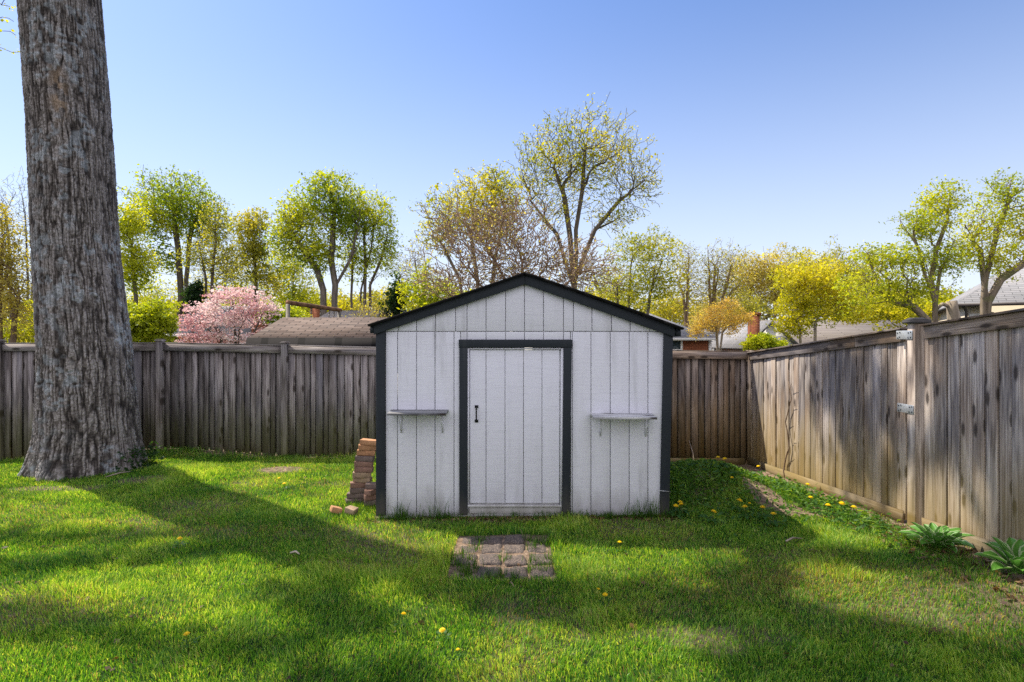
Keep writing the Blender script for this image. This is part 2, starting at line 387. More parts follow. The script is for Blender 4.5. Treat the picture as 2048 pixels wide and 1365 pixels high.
# ------------------------------------------------------------------ ground
def axis(lo, hi, step, far, g=1.35):
    a = list(np.arange(lo, hi+1e-6, step)); s = step; v = hi
    while v < far: s *= g; v += s; a.append(v)
    s = step; v = lo; b = []
    while v > -far: s *= g; v -= s; b.append(v)
    return np.array(b[::-1]+a)
gx = axis(-10.5, 5.5, .08, 900); gy = axis(1.5, 10.5, .08, 900)
GXX, GYY = np.meshgrid(gx, gy); gxx = GXX.ravel(); gyy = GYY.ravel()
gz = hgt(gxx, gyy); gp = grassp(gxx, gyy)
nb = sst(.2, .8, 1-gp); gz += nb*.02*(fbm(gxx*9, gyy*9, 31, 3)-.4)
W_ = len(gx); H_ = len(gy)
i0 = (np.arange(H_-1)[:, None]*W_+np.arange(W_-1)[None, :]).ravel()
GM = NM('ground_soil_and_turf'); pp = GM.pos()
soil = GM.ramp(GM.noise(pp, 14, 6, .65), [(.3, (.075, .05, .035)), (.5, (.21, .145, .10)), (.72, (.40, .30, .22))])
turf = GM.ramp(GM.noise(pp, 25, 5, .7), [(.3, (.008, .016, .005)), (.6, (.025, .045, .010)), (.8, (.10, .085, .045))])
GM.col(GM.mix(turf, soil, GM.attr('bare').outputs['Fac'])); GM.bump(GM.noise(pp, 40, 5, .7), .9, .02); GM.b.inputs['Roughness'].default_value = 1
ground = raw_mesh('ground', np.stack([gxx, gyy, gz], 1), [np.stack([i0, i0+1, i0+1+W_, i0+W_], 1)], GM.m, None, None, {'bare': 1-gp}, True)
tag(ground, kind='structure')

# ------------------------------------------------------------------ grass
def colr(t, stops):
    xs = [s[0] for s in stops]; return np.stack([np.interp(t, xs, [s[1][k] for s in stops]) for k in range(3)]+[np.ones_like(t)], 1)
def blades(x, y, ht, wd, lean, ldir, col, mat, name, z=None):
    n = len(x); z = hgt(x, y) if z is None else z; a = rng.uniform(0, 2*np.pi, n)
    w_ = np.stack([np.cos(a), np.sin(a), np.zeros(n)], 1)*wd[:, None]*.5
    l_ = np.stack([np.cos(ldir), np.sin(ldir), np.zeros(n)], 1)
    b = np.stack([x, y, z-.004], 1)
    up = np.array([0, 0, 1.0])
    m_ = b + up*(ht*.55*np.sqrt(np.clip(1-(lean*.4)**2, .2, 1)))[:, None] + l_*(ht*lean*.28)[:, None]
    t_ = b + up*(ht*np.sqrt(np.clip(1-lean**2, .08, 1)))[:, None] + l_*(ht*lean)[:, None]
    V = np.stack([b-w_, b+w_, m_+w_*.8, m_-w_*.8, t_], 1).reshape(-1, 3)
    i = np.arange(n)*5
    C = np.repeat(col, 5, 0)
    return raw_mesh(name, V, [np.stack([i, i+1, i+2, i+3], 1), np.stack([i+3, i+2, i+4], 1)], mat, None, None, {'col': C})
def sample(n, x0, x1, y0, y1):
    return rng.uniform(x0, x1, n), rng.uniform(y0, y1, n)
XS = []; YS = []
for (y0, y1, dens) in ((2.3, 3.6, 17000), (3.6, 4.8, 15000), (4.8, 6.2, 12000), (6.2, 7.8, 9000), (7.8, 9.25, 7500)):
    x0 = -.97*y1-.3; x1 = FX-.03
    x, y = sample(int(dens*(y1-y0)*(x1-x0)), x0, x1, y0, y1)
    k = rng.random(len(x)) < grassp(x, y); XS.append(x[k]); YS.append(y[k])
x, y = sample(9000, FX+.1, FX+3, 5.0, 9.5); XS.append(x); YS.append(y)
x = np.concatenate(XS); y = np.concatenate(YS); n = len(x)
cl = fbm(x*1.6, y*1.6, 41, 3); cl2 = fbm(x*7, y*7, 43, 2)
dist = sst(3.5, 9, y)
tall = 1 + .7*sst(.25, .8, gs(x, y, 2.4, 6.6, 1.0, .8)) + .9*sst(8.6, 9.0, y) + .8*sst(.62, .75, cl)
pe = np.minimum(np.minimum(np.abs(x+.5), np.abs(x-.34)), np.minimum(np.abs(y-4.36), np.abs(y-5.3)))
nearp = (x > -.62) & (x < .46) & (y > 4.26) & (y < 5.4)
tall = np.where(nearp, tall+.5, tall)
ht = rng.uniform(.018, .052, n)*tall*(.6+.9*cl2)
wd = rng.uniform(.0026, .0058, n)*(1+.3*dist)
lean = rng.beta(2, 2.2, n)*.95
ldir = 2*np.pi*fbm(x*3, y*3, 51, 2)*1.4 + rng.normal(0, 1.1, n)
t = np.clip(.5+.7*(cl-.5)+rng.normal(0, .27, n), 0, 1)
C = colr(t, [(0, (.022, .10, .022)), (.35, (.092, .275, .036)), (.7, (.27, .475, .055)), (1, (.56, .67, .17))])
dead = rng.random(n) < .03+.16*sst(.5, .72, fbm(x*.9+4, y*1.3, 21, 3))+.35*gs(x, y, 1.9, 4.2, 1.0, .3)
C[dead] = colr(rng.random(dead.sum()), [(0, (.22, .17, .08)), (1, (.45, .38, .20))])
lawn = blades(x, y, ht, wd, lean, ldir, C, GRASSM, 'lawn_grass'); tag(lawn, 'short mown green grass with straw coloured blades covering the yard', 'grass', kind='stuff')

# tall tufts round the shed foot, the fences and the brick stack
TX = []; TY = []; TH = []
def tuft(cx, cy, k, r, h0, h1):
    TX.append(rng.normal(cx, r, k)); TY.append(rng.normal(cy, r*.6, k)); TH.append(rng.uniform(h0, h1, k))
for _ in range(70): tuft(rng.uniform(-1.4, 1.65), 5.80+rng.normal(0, .03), 22, .03, .04, .11)
for px, h in ((800, .2), (812, .15), (860, .2), (880, .22), (795, .16), (1262, .16), (1290, .24), (1300, .22), (1318, .2), (1170, .1)):
    tuft((px-1024)/F*5.8, 5.80, 34, .05, .07, h*1.35)
for _ in range(60): tuft(rng.uniform(-7.5, -1.5), 9.05+rng.normal(0, .06), 18, .06, .05, .15)
for _ in range(16): tuft(rng.uniform(-4.9, -4.0), 8.3+rng.normal(0, .3), 14, .06, .06, .15)
for _ in range(26): tuft(-1.75+rng.normal(0, .22), 6.0+rng.normal(0, .3), 20, .05, .05, .14)
for _ in range(80): a = rng.uniform(0, 6.28); tuft(-6.03+.80*math.cos(a), 8.08+.80*math.sin(a), 12, .05, .04, .11)
for _ in range(34): tuft(3.4+rng.normal(0, .14), rng.uniform(4.0, 5.6), 14, .05, .06, .15)
for _ in range(70): tuft(rng.uniform(1.75, 3.3), rng.uniform(6.0, 7.4), 20, .06, .05, .14)
for px, py in ((950, 1100), (952, 1135), (930, 1150), (1062, 1125), (1062, 1140), (1095, 1120), (1003, 1150), (925, 1112), (975, 1155), (1085, 1145), (1060, 1085), (915, 1130), (925, 1140), (940, 1148), (1095, 1095), (1098, 1135), (990, 1158), (1030, 1157), (1062, 1100), (962, 1085), (935, 1122), (1010, 1120), (905, 1118), (1075, 1088), (1090, 1088)):
    g_ = G(px, py); tuft(g_[0], g_[1], 34, .03, .05, .14)
x = np.concatenate(TX); y = np.concatenate(TY); h = np.concatenate(TH)
k = ~((x > SX0) & (x < SX1) & (y > SY0-.02) & (y < SY1)) & (x < FX-.04) & (y < 9.2); x = x[k]; y = y[k]; h = h[k]; n = len(x)
t = np.clip(rng.normal(.42, .2, n), 0, 1)
C = colr(t, [(0, (.02, .07, .012)), (.5, (.055, .15, .015)), (1, (.17, .28, .03))])
tufts = blades(x, y, h, rng.uniform(.003, .006, n), rng.beta(2, 3, n), rng.uniform(0, 6.28, n), C, GRASSM, 'tall_grass')
tag(tufts, 'longer unmown grass tufts along the shed foot, fences and paving', 'grass', kind='stuff')

def leafquads(P, size, col, flat=0.0, asp=.6):
    """random oriented pointed leaves (two tris each side of the rib)"""
    n = len(P); u = rng.normal(size=(n, 3)); u[:, 2] *= (1-flat); u /= np.linalg.norm(u, axis=1)[:, None]
    v = rng.normal(size=(n, 3)); v[:, 2] *= (1-flat); v -= u*(u*v).sum(1)[:, None]; v /= np.linalg.norm(v, axis=1)[:, None]
    s = size[:, None] if not np.isscalar(size) else size
    V = np.stack([P-u*s*.5, P+v*s*.5*asp, P+u*s*.5, P-v*s*.5*asp], 1).reshape(-1, 3)
    i = np.arange(n)*4
    return V, np.stack([i, i+1, i+2, i+3], 1), np.repeat(col, 4, 0)
# weeds: broad leaved ground cover on the mound and beside the fence
n = 30000; x, y = sample(n, 1.68, 3.78, 4.6, 8.0)
d = gs(x, y, 2.3, 6.8, .75, .8)*1.1 + gs(x, y, 3.35, 6.6, .22, 1.3)*.9 + .15*gs(x, y, 3.5, 4.8, .15, .6)
d *= 1 - sst(.35, .6, gs(x, y, 2.80, 6.35, .24, .46))*.9
k = rng.random(n) < d*(.3+fbm(x*4, y*4, 61, 2)); x = x[k]; y = y[k]
P = np.stack([x, y, hgt(x, y)+rng.uniform(.005, .09, len(x))], 1)
V, Fq, C = leafquads(P, rng.uniform(.025, .075, len(x)), colr(rng.random(len(x)), [(0, (.04, .11, .02)), (.6, (.10, .23, .03)), (1, (.24, .36, .05))]), .6, .45)
tag(raw_mesh('weeds', V, [Fq], LEAF, None, None, {'col': C}), 'low dark green weeds covering the soil mound by the fence', 'weeds', kind='stuff')
# leaf litter
n = 2600; x = np.concatenate([rng.uniform(-1.5, 1.7, 900), rng.uniform(3.2, 3.8, 900), rng.uniform(-7, 3, 500), rng.uniform(1.6, 3.7, 300)])
y = np.concatenate([5.78+rng.normal(0, .05, 900), rng.uniform(3.4, 7, 900), rng.uniform(3, 9, 500), rng.uniform(7.6, 9.1, 300)])
k = ~((x > SX0) & (x < SX1) & (y > 5.85) & (y < SY1)); x = x[k]; y = y[k]
P = np.stack([x, y, hgt(x, y)+.012], 1); P[P[:, 1] < 5.5, 2] += .01
V, Fq, C = leafquads(P, rng.uniform(.02, .055, len(x)), colr(rng.random(len(x)), [(0, (.06, .03, .02)), (.5, (.17, .10, .06)), (1, (.38, .26, .15))]), .8, .7)
tag(raw_mesh('leaf_litter', V, [Fq], LEAF, None, None, {'col': C}), 'dry brown fallen leaves scattered along the shed and fence foot', 'leaves', kind='stuff')

# ------------------------------------------------------------------ shed
PPM = F/SY0
def WX(px): return (px-1024)/PPM
def WZ(py): return CAMH+(682-py)/PPM
YR = SY0-.09
def WX2(px): return (px-1024)/F*YR
def WZ2(py): return CAMH+(682-py)/F*YR
shed = empty('garden_shed', ((SX0+SX1)/2, SY0, 0), 'small white wooden garden shed with dark trim and low gable roof', 'shed')
apx, apz = WX2(1050), WZ2(548); lx, lz = WX2(735), WZ2(653); rx, rz = WX2(1368), WZ2(660)
def roofz(x): return apz+(x-apx)*((lz-apz)/(lx-apx)) if x < apx else apz+(x-apx)*((rz-apz)/(rx-apx))
zj = WZ(663)
X0, X1 = WX(756), WX(1341)
GROOVE = simple('wall_backing_paint', (.85, .85, .88), .9)
def strips(mb, edges, zb, zt, y, gap=.008, th=.02):
    for a, b in zip(edges[:-1], edges[1:]):
        a2 = a+gap/2; b2 = b-gap/2; t0 = zt(a2); t1 = zt(b2); z0 = zb(a2); z1 = zb(b2)
        pts = [(a2, y, z0), (b2, y, z1), (b2, y, t1)]
        if a2 < apx < b2 and zt(apx) > max(t0, t1)+.001: pts.append((apx, y, zt(apx)))
        pts.append((a2, y, t0)); mb.poly(pts, th)
low = [WX(v) for v in (771, 795, 833, 870, 908, 921)]; low2 = [WX(v) for v in (1141, 1144.5, 1182, 1220.6, 1258.5, 1296, 1328)]
upg = [WX(v) for v in (771, 796, 833, 870.6, 911, 934, 972, 1011, 1049, 1087, 1127, 1147, 1184, 1223, 1260.6, 1300, 1328)]
bk_ = MB(); strips(bk_, [X0, -.9, -.4, .13, .6, 1.1, X1-.03], lambda v: -.02, lambda v: roofz(v)-.006, SY0+.0225, 0.0, .04); bk_.build('wall_backing', GROOVE, shed)
sd = MB(); zt0 = lambda v: zj-.004
strips(sd, low, lambda v: .02+.015*math.sin(v*9), zt0, SY0); strips(sd, low2, lambda v: .015+.015*math.sin(v*7), zt0, SY0)
strips(sd, [WX(v) for v in (921, 934, 972, 1011, 1049, 1087, 1127, 1141)], lambda v: WZ(682), zt0, SY0)
strips(sd, upg, lambda v: zj+.004, lambda v: roofz(v)-.02, SY0-.001)
sd.build('siding', WHITE, shed, bev=.003)
sw = MB()
sw.box((SX0+.0, SY0+.07, 0), (SX0+.03, SY1, roofz(SX0)-.004)); sw.box((SX1-.03, SY0+.07, 0), (SX1, SY1, roofz(SX1)-.004))
sw.poly([(SX1, SY1, 0), (SX0, SY1, 0), (SX0, SY1, roofz(SX0)-.04), (apx, SY1, apz-.04), (SX1, SY1, roofz(SX1)-.04)], .03, (0, 1, 0))
sw.build('side_wall', WHITE, shed)
ct = MB(); ct.box((WX(753), SY0-.028, .02), (WX(771), SY0+.07, roofz(WX(753))-.03)); ct.build('corner_trim', TRIM, shed, bev=.004)
ct = MB(); a, b, c_, d = WX(1327), WX(1345), WX(1318.5), WX(1337)
zt = roofz(b)-.03; y0, y1 = SY0-.028, SY0+.07
ct.hexa([(c_, y0, .0), (d, y0, .0), (d, y1, .0), (c_, y1, .0), (a, y0, zt), (b, y0, zt), (b, y1, zt), (a, y1, zt)]); ct.build('corner_trim', TRIM, shed, bev=.004)
# bargeboards and roof
def rake(x0, x1, hh):
    m = MB(); y = SY0-.05
    z0 = roofz(x0+1e-6) if x0 > apx-1e-6 else roofz(x0); z1 = roofz(x1)
    m.poly([(x0, y, z0-hh), (x1, y, z1-hh), (x1, y, z1), (x0, y, z0)], .028); return m
rake(WX(750), apx-.001, .10).build('bargeboard', TRIM, shed, bev=.003)
rake(apx+.001, WX(1347), .10).build('bargeboard', TRIM, shed, bev=.003)
def roofslab(x0, z0, x1, z1, sag):
    m = MB(); n = 8; th = .022
    for i in range(n):
        t0, t1 = i/n, (i+1)/n
        def q(t): return (x0+(x1-x0)*t, z0+(z1-z0)*t - sag*math.sin(t*math.pi)+random.uniform(-.001, .001))
        a_ = q(t0); b_ = q(t1)
        m.slab((a_[0], SY0-.10, a_[1]+th), (b_[0], SY0-.10, b_[1]+th), (b_[0], SY1+.1, b_[1]+th), (a_[0], SY1+.1, a_[1]+th), th)
    return m
roofslab(lx, lz, apx, apz, .006).build('roof', SH_BLACK, shed)
roofslab(apx, apz, rx, rz, -.010).build('roof', SH_BLACK, shed)
for s in (-1, 1):
    m = MB(); x = WX(741) if s < 0 else WX(1349); zz = roofz(x+.06 if s < 0 else x)
    m.hexa([(x, SY0-.02, zz-.09), (x+.06, SY0-.02, zz-.09), (x+.06, SY1, zz-.09), (x, SY1, zz-.09), (x-.0, SY0-.02, roofz(x)-.004), (x+.06, SY0-.02, roofz(x+.06)-.004), (x+.06, SY1, roofz(x+.06)-.004), (x, SY1, roofz(x)-.004)], axis=1)
    m.build('fascia', TRIM, shed)
fr = MB(); yf = SY0-.026
fr.box((WX(918), yf-.002, WZ(695)), (WX(1144), SY0+.02, WZ(679)), axis=0)
fr.box((WX(919), yf, .03), (WX(935), SY0+.02, WZ(695)-.001)); fr.hexa([(WX(1124), yf, .03), (WX(1139), yf, .03), (WX(1139), SY0+.02, .03), (WX(1124), SY0+.02, .03), (WX(1127), yf, WZ(695)-.001), (WX(1143), yf, WZ(695)-.001), (WX(1143), SY0+.02, WZ(695)-.001), (WX(1127), SY0+.02, WZ(695)-.001)])
fr.build('door_frame', TRIM, shed, bev=.003)
jb = MB(); jb.box((WX(935)+.001, SY0-.012, .05), (WX(938.5), SY0+.03, WZ(696))); jb.hexa([(WX(1120), SY0-.012, .05), (WX(1124)-.001, SY0-.012, .05), (WX(1124)-.001, SY0+.03, .05), (WX(1120), SY0+.03, .05), (WX(1122), SY0-.012, WZ(696)), (WX(1127)-.001, SY0-.012, WZ(696)), (WX(1127)-.001, SY0+.03, WZ(696)), (WX(1122), SY0+.03, WZ(696))])
jb.box((WX(938.5)+.001, SY0-.010, WZ(699)), (WX(1122), SY0+.03, WZ(696)), axis=0)
jb.build('door_jamb', WHITE, shed)
dr = MB(); de = [WX(v) for v in (939.5, 972, 1010, 1047, 1084, 1119)]
strips(dr, de, lambda v: WZ(1006), lambda v: WZ(700), SY0+.004, .007, .016); door = dr.build('door', DOORP, shed, bev=.002)
hb = MB(); hx = WX(953); zt, zb = WZ(813), WZ(842)
for z in (zt, zb): hb.box((hx-.018, SY0-.004, z-.014), (hx+.018, SY0+.003, z+.014))
hb.tube([(hx, SY0-.004, zt-.004), (hx, SY0-.034, zt-.022), (hx, SY0-.036, (zt+zb)/2), (hx, SY0-.034, zb+.022), (hx, SY0-.004, zb+.004)], .008, 8)
hb.build('handle', BLACKM, door)
sl = MB(); sl.box((WX(939), SY0-.012, .045), (WX(1121), SY0+.02, WZ(1014)), axis=0); sl.box((WX(936), SY0-.03, WZ(1013.5)), (WX(1123), SY0+.018, WZ(1009)), axis=0, jit=.003)
sl.build('door_sill', SILLP, shed, bev=.003)
for xa, xb, zz, tilt in ((783, 897, 819, .0), (1181, 1303, 826, .003)):
    m = MB(); a, b = WX(xa), WX(xb); z = WZ(zz); d = .235
    m.hexa([(a, SY0-d, z-.032), (b, SY0-d, z-.032-tilt), (b, SY0-.004, z-.02-tilt), (a, SY0-.004, z-.02), (a, SY0-d, z-.010), (b, SY0-d, z-.010-tilt), (b, SY0-.004, z-tilt), (a, SY0-.004, z)], axis=0, acr=0)
    sh = m.build('shelf', SHELFW, shed, bev=.002)
    for xx in (a+.10, b-.06):
        k = MB(); k.box((xx-.009, SY0-.007, z-.24), (xx+.009, SY0-.002, z-.034)); k.beam((xx, SY0-.006, z-.22), (xx, SY0-.16, z-.042), .006, .008)
        k.build('shelf_bracket', WHITE, sh)

# ------------------------------------------------------------------ fences
BY = 9.25
def topz(x):  return CAMH - (np.interp(x, [-8.4, -5.7, -3.65, -2.2, 2.6, 3.76], [687, 686, 691, 697, 701, 704])-682)/F*BY
def botz(x): return float(hgt(x, BY-.05))
fence = empty('wooden_fence', (-2, BY, 0), 'weathered grey board fence running behind the shed from the big tree to the corner', 'fence')
posts = [-14.6, -12.2, -9.9, -8.30, -5.70, -3.68, -1.3, 1.1, 3.89]
for a, b in zip(posts[:-1], posts[1:]):
    pn = MB(); x = a+.05; i = 0; right = b > 1.5
    while x < b-.05:
        wd = random.choice((.088, .092, .12, .10, .14)) if not right else random.choice((.088, .095, .10, .12))
        if x > b-.05-.04: break
        wd = min(wd, b-.05-x+.01); off = (i % 2)*.019; yy = BY-.01+off; t = float(topz(x))-.03; zb = botz(x+wd/2)+random.uniform(-.02, .02)
        if wd > .03: pn.box((x+.002, yy, zb), (x+wd-.015, yy+.018, t), jit=.002)
        pn.box((x+wd-.05, BY+.038+.004*(i % 2), zb+.03), (x+wd+.04, BY+.048+.004*(i % 2), t), rnd=.03)  # backing strip toned dark, putting the gap shade into its colour
        x += wd+random.uniform(-.002, .003); i += 1
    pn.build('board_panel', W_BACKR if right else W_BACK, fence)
    rl = MB(); p0 = (a+.0, BY-.035, float(topz(a))-.065); p1 = (b, BY-.035, float(topz(b))-.065)
    if right: p0 = (a, BY-.045, float(topz(a))-.06); p1 = (b-.02, BY-.045, float(topz(b))-.06)
    b_ = b if b < 3 else 3.87
    rl.beam((a+.052, p0[1], p0[2]), (b_-.052, p1[1], p1[2]), .02, .115); rl.beam((a+.052, BY-.005, p0[2]+.067), (b-.052, BY-.005, p1[2]+.067), .10, .018)
    rl.build('top_rail', W_RAIL if right else W_BACK, fence)
    for zz in (.35, 1.45):
        bk = MB(); bk.beam((a, BY+.075, botz(a)+zz), (b, BY+.075, botz(b)+zz), .038, .085); bk.build('back_rail', W_BACK, fence)
for x in posts[1:-1]:
    if -1.35 < x < 1.2: continue
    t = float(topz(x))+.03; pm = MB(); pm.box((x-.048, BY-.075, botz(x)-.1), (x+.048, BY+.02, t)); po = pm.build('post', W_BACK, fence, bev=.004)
    cp = MB(); cp.box((x-.062, BY-.09, t+.001), (x+.062, BY+.035, t+.02)); cp.box((x-.045, BY-.072, t+.021), (x+.045, BY+.017, t+.036)); cp.build('post_cap', W_BACK, po, bev=.006)
kb = MB(); kb.box((1.55, BY-.05, -.25), (3.76, BY-.03, -.075), axis=0); kb.build('kickboard', W_BACKR, fence)

side = empty('side_fence', (FX, 6, 0), 'taller weathered fence down the right side, joined to a post by steel plates', 'fence')
def stz(y): return 1.63+(9.25-y)*.085
def sbz(y): return .10-(y-4.7)*.062
def panel(y0, y1, nm='board_panel'):
    pn = MB(); y = y0; i = 0
    while y < y1-.03:
        wd = random.choice((.135, .14, .14, .12, .10, .15)); wd = min(wd, y1-y); off = random.uniform(0, .008)+(i % 3 == 1)*.006
        dx0 = random.uniform(-.004, .004)
        pn.box((FX+.03, y-.02, sbz(y)+.03), (FX+.042, y+.03, stz(y)-.04), rnd=.05)  # dark tone of this strip stands in for shade between the boards
        pn.hexa([(FX+off, y, sbz(y)+.02), (FX+off+.019, y, sbz(y)+.02), (FX+off+.019, y+wd-.013, sbz(y+wd)+.02), (FX+off+dx0, y+wd-.013, sbz(y+wd)+.02),
                 (FX+off, y, stz(y)-.03), (FX+off+.019, y, stz(y)-.03), (FX+off+.019, y+wd-.013, stz(y+wd)-.03), (FX+off+dx0, y+wd-.013, stz(y+wd)-.03)], acr=1)
        y += wd; i += 1
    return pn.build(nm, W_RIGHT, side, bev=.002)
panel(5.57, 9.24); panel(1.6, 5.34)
def rails(y0, y1, brk=None):
    for a, b in ([(y0, y1)] if not brk else [(y0, brk-.003), (brk+.003, y1)]):
        rl = MB(); rl.beam((FX-.012, a, stz(a)-.068), (FX-.012, b, stz(b)-.068), .02, .112)
        rl.beam((FX+.015, a, stz(a)-.001), (FX+.015, b, stz(b)-.001), .14, .018); rl.build('top_rail', W_RAIL, side, bev=.002)
    for zz in (.35, 1.5):
        bk = MB(); bk.beam((FX+.063, y0, sbz(y0)+zz), (FX+.063, y1, sbz(y1)+zz), .038, .085); bk.build('back_rail', W_RIGHT, side)
    kb = MB(); kb.beam((FX-.022, y0, sbz(y0)+.03), (FX-.022, y1, sbz(y1)+.03), .02, .16, rnd=.22); kb.build('kickboard', W_BACKR, side)
rails(5.57, 9.22, 6.36); rails(1.6, 5.30)
pm = MB(); pt = stz(5.4)+.03; pm.box((FX-.045, 5.37, -.1), (FX+.055, 5.48, pt)); po = pm.build('post', W_RIGHT, side, bev=.004)
cp = MB(); cp.box((FX-.075, 5.34, pt+.001), (FX+.085, 5.51, pt+.028)); 
q = [(FX-.075, 5.34), (FX+.085, 5.34), (FX+.085, 5.51), (FX-.075, 5.51)]
cp.hexa([(a, b, pt+.029) for a, b in q]+[(FX+(a-FX)*.45, 5.425+(b-5.425)*.45, pt+.055) for a, b in q]); cp.build('post_cap', simple('dark_post_cap', (.07, .065, .065), .8), po)
pm = MB(); pm.box((FX-.03, 9.2, -.3), (FX+.06, 9.3, stz(9.25)+.04)); pm.build('post', W_BACKR, side)
for z, y0, y1 in ((stz(5.5)-.07, 5.40, 5.625), (1.82-(817.5-682)/F*5.47, 5.385, 5.61)):
    m = MB(); m.box((FX-.052, y0, z-.042), (FX-.0485, y1, z+.042)); pl = m.build('steel_plate', METAL, side, bev=.001)
    for yy, zz in ((.02, .025), (.02, -.025), (.05, .02), (.055, -.028), (.17, .025), (.175, -.02), (.205, .02), (.2, -.03)):
        sc = MB(); sc.tube([(FX-.0525, y0+yy, z+zz), (FX-.057, y0+yy, z+zz)], .006, 8); sc.build('screw', BLACKM, pl)

# dead vine climbing the side fence
vm = MB(); pts = [(FX-.02, 8.0-.0*i+.05*math.sin(i*.9), -.1+i*.12) for i in range(12)]
pts = [(FX-.025-.01*(i % 2), 7.95+.06*math.sin(i*1.1)-.01*i, -.12+i*.115) for i in range(13)]
vm.tube(pts, [.012-.0006*i for i in range(13)], 6)
for i in range(3, 12, 2):
    p = pts[i]; vm.tube([p, (p[0]-.02, p[1]+.06*(-1)**i, p[2]+.07), (p[0]-.03, p[1]+.12*(-1)**i, p[2]+.10)], [.005, .003, .002], 5)
tag(vm.build('dead_vine', BK_BROWN, None, pts[0]), 'dead leafless vine stem climbing the side fence', 'vine')

# ------------------------------------------------------------------ tree maker
def mst(stems, pts, bf, rbase, rmin, e=2.2, jit=.10, sub=True, upbias=0.0, minidx=0):
    """stems: list of polylines (first point shared base); pts attracted crown points. returns nodes,parents,radii"""
    N = []; Pn = []; path = []; ok = []
    for si, st in enumerate(stems):
        for j, p in enumerate(st):
            if j == 0: 
                N.append(p); Pn.append(-1); path.append(0.0); ok.append(False); continue
            N.append(p); Pn.append(len(N)-2); path.append(path[-1]+float(np.linalg.norm(np.array(p)-np.array(N[-2])))); ok.append(j >= len(st)*minidx)
    N = [np.array(p, float) for p in N]
    tips = np.array([s[-1] for s in stems]); d = np.min(np.linalg.norm(pts[:, None, :]-tips[None], axis=2), axis=1)
    o = np.argsort(d); pts = pts[o]
    M = len(pts)*2+len(N)+5
    NA = np.full((M, 3), 1e9); NA[:len(N)] = N; PA = np.full(M, -1); PA[:len(N)] = Pn
    LA = np.zeros(M); LA[:len(N)] = path; PEN = np.full(M, 1e9); PEN[:len(N)] = np.where(ok, 0, 1e9); c = len(N)
    for p in pts:
        dv = p-NA[:c]; dd = np.sqrt((dv**2).sum(1)); cost = dd + bf*LA[:c] + PEN[:c] + upbias*np.maximum(0, -dv[:, 2])
        k = int(np.argmin(cost)); L = dd[k]
        if sub and L > .15:
            m_ = (p+NA[k])/2 + rng.normal(0, jit*L, 3); m_[2] += .04*L
            NA[c] = m_; PA[c] = k; LA[c] = LA[k]+L/2; PEN[c] = 0; c += 1; k = c-1
        NA[c] = p; PA[c] = k; LA[c] = LA[k]+(L/2 if sub else L); PEN[c] = 0; c += 1
    NA = NA[:c]; PA = PA[:c]
    w = np.zeros(c); hasch = np.zeros(c, bool); hasch[PA[PA >= 0]] = True; w[~hasch] = 1
    for i in range(c-1, -1, -1):
        if PA[i] >= 0: w[PA[i]] += w[i]
    r = np.maximum(rmin, rbase*(w/w.max())**(1/e))
    for i in range(c):                              # taper along bare stems
        if PA[i] >= 0: r[i] = min(r[i], r[PA[i]]*.995)
    return NA, PA, r, w
def tubes(NA, PA, r, k=5, flare=1.0):
    n = len(NA); D = np.zeros((n, 3)); has = PA >= 0
    D[has] = NA[has]-NA[PA[has]]; ln = np.linalg.norm(D, axis=1); ln[ln == 0] = 1; D /= ln[:, None]
    main = np.full(n, -1)
    for i in np.argsort(r):
        if PA[i] >= 0: main[PA[i]] = i
    D2 = D.copy(); mk = main >= 0; D2[mk] = D[mk]+D[main[mk]]; root = ~has; D2[root & mk] = D[main[root & mk]]
    D2 /= np.maximum(np.linalg.norm(D2, axis=1), 1e-6)[:, None]
    def ring(C, Dd, rr):
        a = np.cross(Dd, np.array([.23, .94, .11])); a /= np.maximum(np.linalg.norm(a, axis=1), 1e-6)[:, None]; b = np.cross(Dd, a)
        t = np.arange(k)*2*np.pi/k
        return (C[:, None, :] + (a[:, None, :]*np.cos(t)[None, :, None] + b[:, None, :]*np.sin(t)[None, :, None])*rr[:, None, None]).reshape(-1, 3)
    V = ring(NA, D2, r)
    ch = np.where(has)[0]; ismain = main[PA[ch]] == ch; sd_ = ch[~ismain]
    V2 = ring(NA[PA[sd_]], D[sd_], r[sd_]*1.05) if len(sd_) else np.zeros((0, 3))
    start = np.zeros(n, int); start[ch] = PA[ch]*k; start[sd_] = n*k + np.arange(len(sd_))*k
    j = np.arange(k); j2 = (j+1) % k
    s = start[ch][:, None]; t = (ch*k)[:, None]
    Fq = np.stack([s+j, s+j2, t+j2, t+j], 2).reshape(-1, 4)
    return np.vstack([V, V2]), Fq
def ell(c, rad, n, shell=.45):
    u = rng.normal(size=(n, 3)); u /= np.linalg.norm(u, axis=1)[:, None]
    k = .55+.8*vn(u[:, 0]*3.1+c[0]*3, u[:, 2]*3.1+u[:, 1]*1.7+c[2], 17)+np.where(rng.random(n) < .10, .28, 0)
    return np.array(c) + u*((rng.random(n)**shell)*k)[:, None]*np.array(rad)
PAL = {
 'green':  [(0, (.16, .26, .02)), (.5, (.38, .47, .03)), (1, (.66, .66, .06))],
 'yellow': [(0, (.26, .32, .02)), (.5, (.50, .50, .025)), (1, (.72, .64, .05))],
 'olive':  [(0, (.22, .25, .04)), (.5, (.48, .47, .06)), (1, (.68, .60, .10))],
 'gold':   [(0, (.34, .31, .07)), (.5, (.60, .53, .14)), (1, (.76, .67, .24))],
 'orange': [(0, (.46, .34, .08)), (.5, (.74, .54, .15)), (1, (.84, .68, .24))],
 'pink':   [(0, (.70, .30, .32)), (.5, (.88, .62, .62)), (1, (.95, .88, .85))],
 'dark':   [(0, (.015, .04, .015)), (1, (.05, .11, .03))],
 'lime':   [(0, (.26, .35, .02)), (.5, (.52, .56, .03)), (1, (.76, .73, .05))],
}
